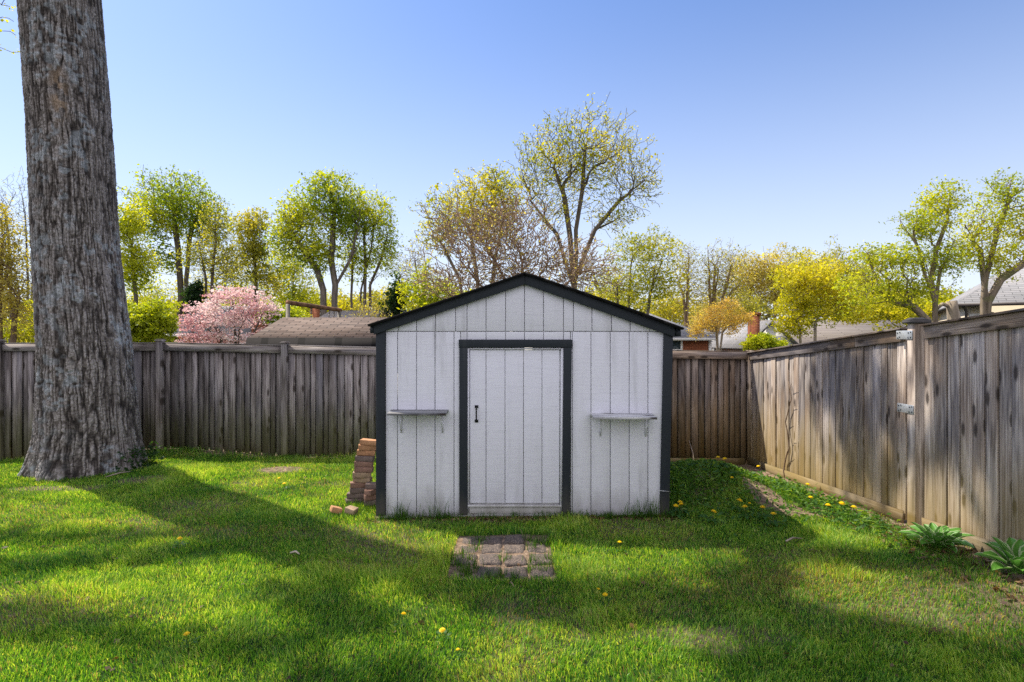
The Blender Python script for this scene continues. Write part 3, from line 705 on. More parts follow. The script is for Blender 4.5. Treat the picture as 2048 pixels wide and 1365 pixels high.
def tree(name, label, cat, stems, crown, npts, nleaf, lsize, pal, bark, rbase, rmin=.012, bf=.42, group=None, spread=.25, e=1.75, minidx=.4, asp=.65, upbias=.3, k=5, shell=.5, leafmin=2, parent_pts=None, zf=.6):
    """stems: polylines of world points; crown: list of (centre, radii, weight)"""
    base = np.array(stems[0][0]); t = empty(name, base, label, cat, group)
    npts = int(npts*1.7); nleaf = int(nleaf*(.85 if pal == 'green' else 1.3)); lsize = lsize*.74; spread = spread*.72
    wsum = sum(c[2] for c in crown); P = np.vstack([ell(c[0], c[1], int(npts*c[2]/wsum)+1, shell) for c in crown])
    if parent_pts is not None: P = np.vstack([P, parent_pts])
    P = P[P[:, 2] > .2]
    NA, PA, r, w = mst(stems, P, bf, rbase*.6, rmin*.6, e, jit=.07, minidx=minidx, upbias=upbias)
    V, Fq = tubes(NA, PA, r, k); raw_mesh('trunk', V, [Fq], bark, t, None, None, True)
    if nleaf:
        tips = NA[w <= leafmin]; sel = tips[rng.integers(0, len(tips), nleaf)]
        L = sel + ell((0, 0, 0), (spread*2.0, spread*2.0, spread*2.0*zf), nleaf, .5)
        cn = vn(L[:, 0]*.9+L[:, 2]*.7, L[:, 1]*.9-L[:, 2]*.5, 77)
        c = colr(np.clip(.5+.8*(cn-.5)+rng.normal(0, .18, nleaf), 0, 1), PAL[pal])
        V, Fq, C = leafquads(L, np.exp(rng.normal(0, .38, nleaf))*lsize, c, .15, asp)
        raw_mesh('crown', V, [Fq], BLOSSOM if pal == 'pink' else LEAF, t, None, {'col': C})
    return t
def E(px, py, rx, ry, Y, w=None, dz=None):
    """crown lobe given by its photo outline at depth Y"""
    c = A(px, py, Y); s = Y/F; return (c, (rx*s, (dz or rx*.8)*s, ry*s), w or rx*ry)
def stem(Y, *pp):
    """stem polyline through photo pixels, first rooted in the ground"""
    p = [A(a, b, Y) for a, b in pp]; b0 = p[0].copy(); b0[2] = float(hgt(b0[0], b0[1]))-.1
    out = [b0]
    for q0, q1 in zip([b0]+p[1:-1], p[1:]):
        L = np.linalg.norm(q1-q0); m = max(1, int(L/1.0))
        for i in range(1, m+1):
            v = q0+(q1-q0)*i/m
            if i < m: v = v+rng.normal(0, .03, 3)
            out.append(v)
    return out
GB = 'spring trees beyond the fences'
# ------------------------------------------------------------------ background trees
tree('broadleaf_tree', 'tall rounded light green tree with twin dark trunks, left of the pink tree', 'tree',
     [stem(38, (357, 690), (360, 560), (352, 470), (345, 410)), stem(38, (372, 690), (372, 560), (380, 470), (400, 420))],
     [E(350, 400, 88, 58, 38), E(320, 440, 60, 55, 38), E(410, 450, 45, 60, 38), E(330, 520, 60, 30, 38, 900)], 1100, 17000, .17, 'green', BK_DARK, .34, .02, group=GB, spread=.38)
tree('broadleaf_tree', 'thin yellow green tree just right of the big trunk', 'tree',
     [stem(33, (270, 690), (268, 560), (262, 480))], [E(255, 450, 40, 50, 33), E(268, 530, 40, 55, 33)], 420, 6500, .15, 'lime', BK_GREY, .2, .015, group=GB, spread=.35)
tree('broadleaf_tree', 'sparse bare tree leaning left between the rounded green tree and the golden tree', 'tree',
     [stem(34, (425, 690), (424, 560), (432, 480), (430, 440)), stem(34, (418, 690), (412, 560), (398, 490))], [E(432, 450, 34, 50, 34), E(400, 510, 40, 40, 34), E(450, 520, 40, 50, 34)], 700, 3800, .12, 'olive', BK_DARK, .16, .014, group=GB, spread=.3)
tree('broadleaf_tree', 'slim tree with golden orange crown above the pink tree', 'tree',
     [stem(36, (512, 690), (512, 560), (506, 480), (505, 440))], [E(503, 450, 42, 34, 36), E(505, 500, 36, 40, 36), E(530, 560, 50, 40, 36, 900)], 620, 7000, .15, 'olive', BK_DARK, .2, .015, group=GB, spread=.33)
tree('broadleaf_tree', 'very tall green tree with thick forked grey trunk, right of the pink tree', 'tree',
     [stem(34, (671, 690), (670, 570), (662, 520), (668, 430)), stem(34, (652, 690), (646, 580), (634, 540), (600, 490), (580, 450)), stem(34, (671, 690), (672, 570), (700, 520), (715, 460))],
     [E(655, 385, 55, 50, 34), E(600, 430, 58, 50, 34), E(690, 430, 55, 60, 34), E(630, 500, 60, 45, 34), E(570, 470, 34, 50, 34)], 1500, 19000, .16, 'green', BK_GREY, .34, .018, group=GB, spread=.34)
tree('broadleaf_tree', 'tall many stemmed green tree just left of the brown twiggy tree', 'tree',
     [stem(35, (703, 690), (704, 560), (708, 470)), stem(35, (718, 690), (722, 580), (742, 500), (748, 450)), stem(35, (735, 690), (740, 570), (762, 520), (775, 470)), stem(35, (728, 690), (730, 560), (728, 460))],
     [E(752, 440, 44, 58, 35), E(720, 430, 40, 50, 35), E(765, 510, 36, 50, 35), E(715, 520, 40, 50, 35)], 1100, 9500, .15, 'green', BK_DARK, .17, .015, group=GB, spread=.34)
tree('broadleaf_tree', 'airy yellow green tree between the golden tree and the tall forked tree', 'tree',
     [stem(44, (585, 690), (585, 590), (590, 530)), stem(44, (548, 690), (548, 590), (556, 540))], [E(575, 540, 55, 60, 44), E(600, 600, 60, 40, 44)], 800, 6000, .17, 'lime', BK_DARK, .15, .015, group=GB, spread=.4)
tree('broadleaf_tree', 'pale thin tree far behind the big trunk on its right side', 'tree',
     [stem(52, (470, 690), (470, 600), (466, 540)), stem(52, (445, 690), (446, 600), (452, 550))], [E(460, 545, 60, 50, 52), E(400, 590, 60, 40, 52)], 800, 5000, .18, 'olive', BK_GREY, .2, .02, group=GB, spread=.5)
tree('evergreen_tree', 'small dark evergreen beside the twin trunks of the rounded green tree', 'tree',
     [stem(33, (385, 690), (386, 600), (388, 565))], [E(388, 590, 16, 28, 33)], 160, 2600, .14, 'dark', BK_DARK, .12, group=GB, spread=.2)
tree('evergreen_tree', 'dark evergreen to the left of the shed roof', 'tree',
     [stem(30, (795, 690), (796, 600), (798, 560))], [E(796, 600, 18, 42, 30), E(780, 640, 24, 30, 30)], 200, 4200, .14, 'dark', BK_DARK, .12, group=GB, spread=.2)
# brown twiggy tree behind the shed
tree('twiggy_tree', 'wide brown twiggy tree barely in leaf directly behind the shed', 'tree',
     [stem(17, (1035, 690), (1030, 600), (1010, 560), (980, 500)), stem(17, (1030, 690), (1015, 610), (960, 570), (920, 520)), stem(17, (1040, 690), (1050, 600), (1080, 550), (1110, 500)), stem(17, (1045, 690), (1075, 600), (1130, 570), (1170, 540)), stem(17, (1030, 690), (985, 620), (900, 590)), stem(17, (1040, 690), (1042, 590), (1045, 520))],
     [E(960, 480, 110, 70, 17, 9000), E(900, 450, 55, 60, 17, 3000), E(1030, 480, 90, 90, 17, 8000), E(1110, 530, 110, 70, 17, 8000), E(900, 560, 90, 40, 17, 3500), E(1180, 540, 70, 55, 17, 4500), E(1010, 430, 70, 50, 17, 3500), E(1000, 550, 90, 50, 17, 4500)], 5200, 2600, .065, 'gold', BK_TWIG, .10, .017, e=1.8, group=GB, spread=.12)
tree('budding_tree', 'low tree with yellow new leaves rising left of the shed ridge', 'tree',
     [stem(20, (960, 690), (955, 560), (940, 460)), stem(20, (960, 690), (990, 520), (1010, 420), (985, 340)), stem(20, (960, 690), (920, 560), (890, 500))],
     [E(930, 420, 80, 60, 20), E(985, 380, 55, 60, 20), E(880, 460, 45, 55, 20), E(990, 440, 60, 60, 20)], 1400, 8500, .085, 'yellow', BK_GREY, .13, .012, group=GB, spread=.16)
tree('budding_tree', 'tallest tree in the middle, open rounded crown of small yellow leaves', 'tree',
     [stem(23, (1145, 690), (1148, 560), (1140, 470), (1130, 400), (1110, 340)), stem(23, (1145, 690), (1150, 560), (1152, 460), (1165, 380), (1170, 300)), stem(23, (1145, 690), (1150, 560), (1190, 460), (1240, 400), (1290, 360)), stem(23, (1145, 690), (1146, 570), (1115, 470), (1060, 400))],
     [E(1165, 290, 92, 75, 23), E(1230, 310, 70, 65, 23), E(1090, 310, 65, 60, 23), E(1275, 365, 60, 50, 23, 2500), E(1060, 370, 45, 50, 23), E(1140, 350, 90, 60, 23), E(1230, 430, 60, 45, 23, 2000), E(1110, 420, 70, 40, 23, 1500)], 2300, 10500, .085, 'yellow', BK_DARK, .19, .014, group=GB, spread=.16, e=1.8)
tree('broadleaf_tree', 'bright yellow green tree low on the left behind the shed roof', 'tree',
     [stem(26, (890, 690), (888, 620), (885, 590))], [E(870, 600, 60, 45, 26), E(930, 610, 60, 35, 26), E(830, 570, 40, 40, 26, 500)], 500, 8500, .12, 'lime', BK_GREY, .15, group=GB, spread=.25)
tree('twiggy_tree', 'brown bare tree behind the dark evergreen left of the shed', 'tree',
     [stem(32, (840, 690), (838, 580), (830, 520)), stem(32, (840, 690), (850, 570), (865, 500))], [E(835, 520, 35, 50, 32), E(850, 560, 50, 40, 32), E(810, 540, 25, 35, 32)], 900, 800, .1, 'olive', BK_BROWN, .12, .012, group=GB, spread=.2)
tree('broadleaf_tree', 'yellow green airy tree right behind the shed roof slope', 'tree',
     [stem(27, (1260, 690), (1258, 600), (1262, 530), (1280, 480)), stem(27, (1260, 690), (1235, 600), (1215, 540)), stem(27, (1265, 690), (1300, 590), (1325, 520))],
     [E(1285, 500, 70, 42, 27), E(1240, 570, 75, 50, 27), E(1310, 560, 60, 60, 27), E(1340, 490, 25, 20, 27, 400)], 1500, 9000, .10, 'yellow', BK_GREY, .13, .01, group=GB, spread=.2)
for (x0, lab, sh) in ((1375, 'bare grey tree nearest the right roof corner of the shed', 0), (1425, 'bare dark tree with close upright stems behind the golden shrubby tree', 1), (1465, 'bare tree leaning right, left of the brick chimney', 2)):
    st_ = [[stem(42, (x0, 700), (x0, 600), (x0+3, 520), (x0-6, 490)), stem(42, (x0, 700), (x0-8, 590), (x0-25, 540))],
           [stem(42, (x0-4, 700), (x0-4, 600), (x0-8, 520), (x0-10, 490)), stem(42, (x0+4, 700), (x0+5, 590), (x0+12, 540), (x0+22, 500)), stem(42, (x0, 700), (x0+2, 600), (x0+5, 530))],
           [stem(42, (x0-40, 700), (x0-30, 630), (x0, 580), (x0+30, 560)), stem(42, (x0-40, 700), (x0-25, 620), (x0-5, 540))]][sh]
    tree('bare_tree', lab, 'tree', st_, [E(x0, 530, 32, 45, 42), E(x0, 580, 40, 40, 42)], 850, 1800, .12, 'olive', BK_BROWN, .2, .014, group=GB, spread=.3)
# row of far olive trees
for i, (x0, yt, hw, lab, pal) in enumerate(((1500, 508, 45, 'far pinkish budding tree above the brick chimney', 'gold'), (1550, 500, 45, 'far bare topped tree right of the brick chimney', 'gold'), (1605, 505, 50, 'far olive tree behind the slim yellow tree', 'olive'), (1665, 502, 50, 'far olive tree behind the long roof, left part', 'olive'), (1725, 520, 45, 'far olive tree behind the long roof, right part', 'olive'))):
    tree('broadleaf_tree', lab, 'tree', [stem(55, (x0, 700), (x0, 600), (x0+4, 550))], [E(x0, (yt+610)/2+0, hw, (620-yt)/2, 55)], 900, 5200, .19, pal, BK_BROWN, .22, .02, group=GB, spread=.4)
tree('broadleaf_tree', 'slim tree with a pale trunk and spreading yellow crown between chimney and long roof', 'tree',
     [stem(20, (1628, 720), (1629, 620), (1622, 570), (1620, 530)), stem(20, (1606, 720), (1600, 660), (1585, 620)), stem(20, (1628, 720), (1632, 640), (1680, 600), (1715, 560))],
     [E(1615, 560, 85, 50, 20), E(1605, 610, 62, 50, 20), E(1680, 600, 60, 40, 20), E(1580, 650, 36, 35, 20)], 900, 15000, .085, 'yellow', BK_PALE, .075, .008, group=GB, spread=.16)
tree('broadleaf_tree', 'golden orange budding small tree by the brick house corner', 'tree',
     [stem(22, (1436, 715), (1434, 670), (1425, 640)), stem(22, (1436, 715), (1445, 665), (1460, 640))], [E(1440, 640, 58, 28, 22), E(1410, 650, 30, 25, 22), E(1465, 650, 20, 25, 22), E(1455, 612, 26, 20, 22), E(1392, 662, 20, 16, 22), E(1492, 638, 22, 20, 22), E(1425, 622, 20, 16, 22)], 700, 5200, .07, 'orange', BK_PALE, .09, .008, group=GB, spread=.15)
# the two near right hand trees
tree('pollarded_tree', 'lime green tree with mossy forked trunk left of the beige house', 'tree',
     [stem(14, (1868, 700), (1870, 600), (1862, 555), (1872, 500), (1895, 440), (1900, 390)), stem(14, (1868, 700), (1868, 600), (1850, 550), (1838, 500), (1800, 440)), stem(14, (1866, 700), (1855, 640), (1825, 612), (1790, 605), (1750, 580)),
      stem(14, (1868, 700), (1868, 590), (1850, 520), (1780, 500), (1730, 490)), stem(14, (1870, 700), (1872, 600), (1880, 540), (1910, 480))],
     [E(1880, 400, 50, 45, 14), E(1850, 450, 60, 45, 14), E(1800, 520, 70, 40, 14), E(1750, 580, 70, 50, 14), E(1740, 510, 40, 25, 14, 900), E(1890, 520, 45, 50, 14), E(1830, 580, 55, 40, 14)], 900, 13000, .06, 'lime', BK_MOSS, .15, .007, group=GB, spread=.19, zf=.4)
tree('pollarded_tree', 'lime green tree with V forked mossy trunk in front of the beige house', 'tree',
     [stem(14.5, (1963, 700), (1966, 610), (1970, 560), (1990, 480), (2010, 420), (2020, 370)), stem(14.5, (1966, 700), (1975, 605), (2000, 560), (2050, 525), (2090, 500)), stem(14.5, (1966, 700), (1972, 600), (1960, 500), (1930, 450))],
     [E(2010, 390, 45, 55, 14.5), E(1960, 450, 55, 50, 14.5), E(2040, 460, 50, 60, 14.5), E(2000, 520, 60, 40, 14.5), E(2100, 420, 60, 90, 14.5), E(1940, 500, 40, 40, 14.5)], 900, 10500, .06, 'lime', BK_MOSS, .16, .007, group=GB, spread=.15)
st = MB(); st.tube([A(1912, 700, 14.2), A(1908, 640, 14.2), A(1905, 618, 14.2), A(1903, 602, 14.2)], [.17, .15, .13, .12], 10); st.tube([A(1905, 615, 14.2), A(1885, 608, 14.2), A(1872, 618, 14.2)], [.05, .045, .05], 8)
tag(st.build('tree_stump', BK_PALE, None, A(1912, 700, 14.2), smooth=True), 'tall pale sawn off trunk between the two lime green trees', 'stump')
# shrubs
tree('shrub', 'dense bright yellow green shrub over the fence between the big trunk and the pink tree', 'shrub',
     [stem(13, (300, 760), (300, 680), (300, 650))], [E(290, 645, 45, 48, 13), E(325, 650, 28, 45, 13), E(265, 650, 30, 48, 13)], 500, 11000, .06, 'lime', BK_GREY, .05, .006, group='shrubs behind the fence', spread=.10, asp=.8)
tree('shrub', 'yellow green shrub hugging the brick chimney', 'shrub',
     [stem(19, (1530, 740), (1530, 690), (1530, 670))], [E(1524, 684, 30, 15, 19), E(1552, 692, 28, 9, 19), E(1500, 692, 14, 8, 19)], 350, 5500, .075, 'lime', BK_GREY, .05, .007, group='shrubs behind the fence', spread=.12, asp=.8)
tree('shrub', 'wide green shrub under the tall forked tree', 'shrub',
     [stem(26, (590, 740), (590, 660), (590, 640))], [E(585, 634, 34, 24, 26), E(545, 630, 30, 26, 26)], 400, 5200, .10, 'green', BK_GREY, .07, .008, group='shrubs behind the fence', spread=.18, asp=.8)
tree('shrub', 'reddish twiggy shrub in front of the pale roof beside the shed eave', 'shrub',
     [stem(20, (715, 740), (715, 660), (720, 640))], [E(725, 628, 40, 22, 20), E(750, 630, 30, 26, 20)], 420, 500, .06, 'gold', BK_BROWN, .04, .006, group='shrubs behind the fence', spread=.1)
tree('shrub', 'yellow hedge far behind the lime green trees', 'shrub',
     [stem(30, (1800, 740), (1800, 660), (1800, 640))], [E(1790, 620, 90, 34, 30), E(1900, 615, 60, 36, 30), E(1700, 620, 60, 26, 30)], 600, 12000, .13, 'yellow', BK_GREY, .07, .008, group='shrubs behind the fence', spread=.25, asp=.8)
tree('dogwood_tree', 'pink blossoming tree in front of a grey roof', 'tree',
     [stem(17, (470, 730), (472, 670), (460, 630), (430, 605)), stem(17, (474, 730), (478, 660), (500, 620), (530, 600)), stem(17, (470, 730), (470, 650), (465, 600)), stem(17, (470, 730), (440, 665), (400, 640)), stem(17, (474, 730), (505, 670), (520, 640))],
     [E(465, 595, 60, 26, 17), E(420, 620, 50, 22, 17), E(515, 610, 45, 22, 17), E(385, 645, 40, 25, 17), E(460, 640, 80, 25, 17), E(420, 675, 70, 18, 17), E(545, 618, 20, 16, 17, 300), E(500, 680, 45, 18, 17)], 520, 9000, .062, 'pink', BK_DARK, .08, .007, spread=.16, asp=.9, zf=.14)
# far left
tree('shrubby_tree', 'dense tree with orange and green leaves at the left edge behind the fence', 'tree',
     [stem(12, (0, 760), (0, 600), (5, 480)), stem(12, (0, 760), (30, 620), (50, 560)), stem(12, (-20, 760), (-30, 600))], [E(10, 520, 45, 100, 12), E(30, 610, 40, 70, 12), E(-40, 560, 60, 120, 12), E(0, 440, 22, 50, 12, 700)], 1500, 9500, .055, 'gold', BK_BROWN, .09, .006, group=GB, spread=.12)
tree('bare_tree', 'thin pale blue grey bare tree peeking left of the big trunk', 'tree',
     [stem(30, (58, 720), (56, 560), (50, 430), (40, 370)), stem(30, (58, 720), (66, 560), (66, 430)), stem(30, (20, 720), (22, 560), (10, 420))], [E(50, 440, 25, 90, 30), E(60, 560, 30, 80, 30), E(5, 420, 30, 70, 30)], 800, 700, .08, 'olive', BK_GREY, .12, .010, group=GB, spread=.2)
tree('shrub', 'bright green shrub low behind the fence left of the big trunk', 'shrub',
     [stem(13, (30, 760), (30, 700), (30, 680))], [E(40, 665, 45, 26, 13), E(100, 640, 60, 50, 13), E(-20, 670, 40, 24, 13)], 400, 6500, .06, 'lime', BK_GREY, .05, .006, group='shrubs behind the fence', spread=.10, asp=.8)
# understorey trees that close the view between the trunks
for i, (x0, yt, hw, Yd, pal, lab) in enumerate(((300, 560, 55, 46, 'lime', 'low yellow green tree behind the thin tree right of the big trunk'), (395, 575, 50, 50, 'olive', 'low olive tree far behind the twin trunks'), (490, 560, 50, 48, 'lime', 'low light green tree far behind the golden tree'), (620, 575, 50, 50, 'lime', 'low light green tree far behind the forked tree'),
        (690, 590, 45, 46, 'yellow', 'low yellow tree far behind between the forked and many stemmed trees'), (770, 575, 45, 46, 'olive', 'low olive tree far behind left of the dark evergreen'), (1200, 575, 60, 40, 'yellow', 'low yellow tree far behind the right shed roof slope'), (1340, 585, 55, 44, 'olive', 'low olive tree far behind the right end of the shed roof'),
        (1420, 590, 45, 50, 'gold', 'low golden tree far behind the bare dark tree'), (1480, 580, 45, 48, 'olive', 'low olive tree far behind the chimney'), (1780, 570, 60, 40, 'yellow', 'low yellow tree far behind the lime green trees'))):
    tree('understorey_tree', lab, 'tree', [stem(Yd, (x0, 700), (x0, 640), (x0+5, 610))], [E(x0, (yt+660)/2, hw, (670-yt)/2, Yd)], 500, 3600, .16, pal, BK_BROWN, .12, .016, group='low trees behind the taller ones', spread=.4)
# distant woodland mass
NW = 46000; wx = rng.uniform(-95, 95, NW); wy = rng.uniform(78, 92, NW); env = 7.0+4.0*fbm(wx*.12, wx*0+3, 91, 3)
wz = -1+env*rng.random(NW)**.7
cn = vn(wx*.3, wz*.4, 93); Cw = colr(np.clip(cn+rng.normal(0, .2, NW), 0, 1), [(0, (.12, .09, .06)), (.5, (.22, .22, .05)), (1, (.36, .34, .06))])
V, Fq, C = leafquads(np.stack([wx, wy, wz], 1), rng.uniform(.35, .8, NW), Cw, .1, .7)
tag(raw_mesh('distant_woodland', V, [Fq], LEAF, None, (0, 85, 0), {'col': C}), 'far off mass of budding trees low on the horizon', 'woodland', kind='stuff')
tt = MB()
# ------------------------------------------------------------------ the big near tree
bt = empty('oak_tree', (-6.03, 8.1, 0), 'huge near tree with thick furrowed grey trunk and flared roots', 'tree')
NT, NZ = 760, 900
zz = np.concatenate([np.linspace(-.15, 6.9, NZ-12), np.linspace(7.1, 9.6, 12)])
th = np.arange(NT)*2*np.pi/NT
TH_, ZZ = np.meshgrid(th, zz)
cx = np.interp(zz, [-.2, .0, .62, 1.7, 3.1, 4.9, 6.67, 9.6], [-6.04, -6.03, -6.02, -6.07, -6.20, -6.29, -6.42, -6.62]); cy = np.full_like(zz, 8.1)
rr = np.interp(zz, [-.2, 0, .15, .4, .8, 1.3, 1.9, 3, 4.9, 6.67, 9.6], [.76, .69, .65, .61, .585, .56, .545, .515, .50, .485, .45])
lobes = .5+.5*np.cos(TH_*5+1.1)*.6+.5*np.cos(TH_*8+.5)*.4
R = rr[:, None]*(1+.02*np.cos(2*TH_+ZZ*.4)+.015*np.cos(3*TH_-ZZ*.6)) + .11*np.exp(-np.clip(ZZ, 0, 9)/.22)*(lobes-.45) + .05*np.exp(-np.clip(ZZ, 0, 9)/.7)*lobes
ang = np.arctan2(np.sin(TH_-math.pi*1.03), np.cos(TH_-math.pi*1.03))
R = R + .07*np.exp(-(ang/.22)**2-((ZZ-4.05)/.20)**2)              # burl on the left edge
u = TH_/(2*np.pi)
def pn(fu, fv, s):                                                  # periodic in theta
    a_ = vn(u*fu+.35*np.sin(ZZ*2.3+s), ZZ*fv, s); b_ = vn((u-1)*fu+.35*np.sin(ZZ*2.3+s), ZZ*fv, s)
    k_ = np.clip((u-.9)*10, 0, 1); return a_*(1-k_)+b_*k_
warp = (pn(14, 3, 5)-.5)*.9
def fur(fu, fv, s):
    uu = u*fu+warp+.5*(pn(60, 14, s+3)-.5); a_ = np.abs(2*vn(uu, ZZ*fv, s)-1)
    b_ = np.abs(2*vn(uu-fu, ZZ*fv, s)-1); k_ = np.clip((u-.9)*10, 0, 1); return a_*(1-k_)+b_*k_
fine = pn(220, 60, 23)
f1 = sst(.04, .5, fur(92, 2.8, 9)); f2 = sst(.0, .42, fur(140, 6, 19)); f3 = sst(.0, .34, fur(80, 22, 29))
hf = np.clip(f1*.45+f2*.35+f3*.2, 0, 1)**1.4*(.72+.28*fine)+.12*(fine-.5)
hf = np.clip(hf, 0, 1)
R = R+.024*(hf-.5)
lich = sst(.52, .64, pn(9, 1.6, 61)*.5+pn(30, 8, 62)*.5)*sst(.35, .6, pn(70, 24, 63))
lich += sst(.5, .75, pn(40, 13, 64))*.9*np.exp(-(np.arctan2(np.sin(TH_-4.45), np.cos(TH_-4.45))/.55)**2)*np.clip(1-np.abs(ZZ-1.9)/2.6, 0, 1)
V = np.stack([cx[:, None]+R*np.cos(TH_), cy[:, None]+R*np.sin(TH_), ZZ], 2).reshape(-1, 3)
ii = (np.arange(NZ-1)[:, None]*NT+np.arange(NT)[None, :]); i2 = (np.arange(NZ-1)[:, None]*NT+(np.arange(NT)[None, :]+1) % NT)
Fq = np.stack([ii, i2, i2+NT, ii+NT], 2).reshape(-1, 4)
cc = colr(hf.ravel(), [(0, (.016, .013, .012)), (.3, (.062, .052, .047)), (.6, (.16, .14, .128)), (1, (.34, .31, .30))])
lc = np.clip(lich.ravel(), 0, 1)[:, None]*.75; cc[:, :3] = cc[:, :3]*(1-lc)+np.array([.40, .43, .46])*lc*(.35+.65*hf.ravel()[:, None])
sc_ = np.exp(-((ZZ-5.15)/.33)**2-(np.arctan2(np.sin(TH_-5.15), np.cos(TH_-5.15))/.17)**2).ravel()[:, None]*sst(.4, .6, pn(60, 12, 66)).ravel()[:, None]
cc[:, :3] = cc[:, :3]*(1-sc_*.8)+np.array([.34, .24, .16])*sc_*.8
BM = NM('furrowed_bark'); c = BM.attr('col').outputs['Color']; p_ = BM.pos()
BM.col(BM.mix(c, BM.ramp(BM.noise(BM.mp(p_, (1, 1, .5)), 60, 4, .7), [(.3, .55), (.7, 1.5)]), .8, 'MULTIPLY')); BM.bump(BM.noise(BM.mp(p_, (1, 1, .45)), 70, 4, .7), .8, .012)
BM.b.inputs['Roughness'].default_value = .95
raw_mesh('trunk', V, [Fq], BM.m, bt, None, {'col': cc}, True)
# crown: high limbs above the frame; the lobes stand where their shade falls on lawn and fence
def up(P, z):
    P = np.asarray(P, float); zr = z-P[..., 2]
    return np.stack([P[..., 0]-OFF[0]*zr, P[..., 1]-OFF[1]*zr, z+0*P[..., 0]], -1)
LP = []
def shade(px0, py0, px1, py1, n, wpx, z0, z1):
    t = rng.random(n); px = px0+(px1-px0)*t+rng.normal(0, wpx*.9, n); py = np.maximum(py0+(py1-py0)*t+rng.normal(0, wpx*.24, n), 1000)
    Y = CAMH*F/(py-682); LP.append(up(np.stack([(px-1024)/F*Y, Y, 0*Y], 1), rng.uniform(z0, z1, n)))
shade(620, 1105, 900, 1168, 150, 36, 9, 12); shade(900, 1175, 1080, 1192, 90, 26, 9, 12)
shade(1000, 1180, 1480, 1222, 260, 40, 9.5, 13)
shade(1450, 1222, 2048, 1345, 300, 34, 10, 14)
shade(1500, 1330, 2048, 1400, 170, 45, 11, 15)
shade(-50, 1075, 480, 1076, 70, 12, 9.5, 12)
shade(-50, 1142, 480, 1100, 80, 13, 9.5, 12)
shade(-50, 1235, 220, 1262, 60, 20, 10, 13)
shade(250, 1290, 560, 1300, 36, 22, 10, 13); shade(600, 1350, 850, 1390, 30, 24, 10, 13)
shade(560, 1180, 760, 1250, 60, 30, 10, 13)
shade(1560, 1108, 1980, 1165, 110, 22, 10, 13)
shade(1450, 1150, 1560, 1165, 20, 18, 10, 13)
def shadef(n, y0, y1, z0, z1, h0, h1):
    LP.append(up(np.stack([np.full(n, FX), rng.uniform(y0, y1, n), rng.uniform(z0, z1, n)], 1), rng.uniform(h0, h1, n)))
shadef(200, 3.6, 5.2, .9, 2.1, 11, 14); shadef(60, 3.8, 4.6, .0, .9, 11, 14)
shadef(110, 5.7, 7.4, .9, 1.8, 10, 12); shadef(40, 5.9, 6.6, .2, 1.0, 10, 12)
CP = np.vstack(LP)
CP = CP[CP[:, 2] > CAMH+.615*CP[:, 1]+.35]
LIMB = [[np.array([-6.5, 8.1, 8.6]), np.array([-6.2, 8.0, 9.6]), np.array([-5.4, 7.6, 10.6])], [np.array([-6.5, 8.1, 8.6]), np.array([-6.7, 8.2, 9.8]), np.array([-7.3, 8.0, 10.8])]]
NA, PA, r, w_ = mst(LIMB, CP, .12, .34, .012, 1.8, minidx=.5)
V, Fq = tubes(NA, PA, r, 8); raw_mesh('branches', V, [Fq], BK_GREY, bt, None, None, True)
nl = 10500; L = CP[rng.integers(0, len(CP), nl)]+ell((0, 0, 0), (.32, .32, .3), nl, .5)
DR = np.vstack([A(rng.uniform(-60, 30), rng.uniform(-20, 105), 8.6)[None] for _ in range(1)])
L = L[L[:, 2] > CAMH+.605*L[:, 1]+.25]
Vl, Fl, Cl = leafquads(L, rng.uniform(.08, .17, len(L)), colr(rng.random(len(L)), PAL['lime']), .1, .75)
raw_mesh('crown', Vl, [Fl], LEAF, bt, None, {'col': Cl})
# twigs hanging into the top left corner, from a smaller tree standing outside the frame
tw = []
for (a, b, c_, d) in ((-60, -20, 22, 16), (-70, 30, 28, 40), (-80, 55, 30, 68), (-60, 80, 38, 108), (-60, 10, 12, 0)):
    for k in range(9):
        t = k/8; tw.append(A(a+(c_-a)*t+rng.normal(0, 3), b+(d-b)*t+rng.normal(0, 3), 8.8))
tw = np.array(tw)
tree('maple_tree', 'small tree whose leafy twigs reach into the top left corner', 'tree',
     [[np.array([-10.5, 9.2, -.1]), np.array([-10.4, 9.1, 2]), np.array([-10.2, 9, 4]), np.array([-9.9, 9, 5.5])]], [((-10.3, 8.9, 6.6), (1.0, 1.0, 1.2), 1)], 120, 900, .05, 'lime', BK_GREY, .10, .005, spread=.06, parent_pts=tw, bf=.1)
# ivy at the root
n = 260; a_ = rng.uniform(-.5, .3, n); P = np.stack([-6.0+np.cos(a_)*rng.uniform(.72, .95, n), 8.1+np.sin(a_)*rng.uniform(.8, 1.0, n), rng.uniform(.0, .35, n)], 1)
V, Fq, C = leafquads(P, rng.uniform(.03, .06, n), colr(rng.random(n), PAL['dark']), .2, .9)
tag(raw_mesh('ivy', V, [Fq], LEAF, None, (-4.8, 8, 0), {'col': C}), 'dark ivy leaves at the right foot of the big trunk', 'ivy')

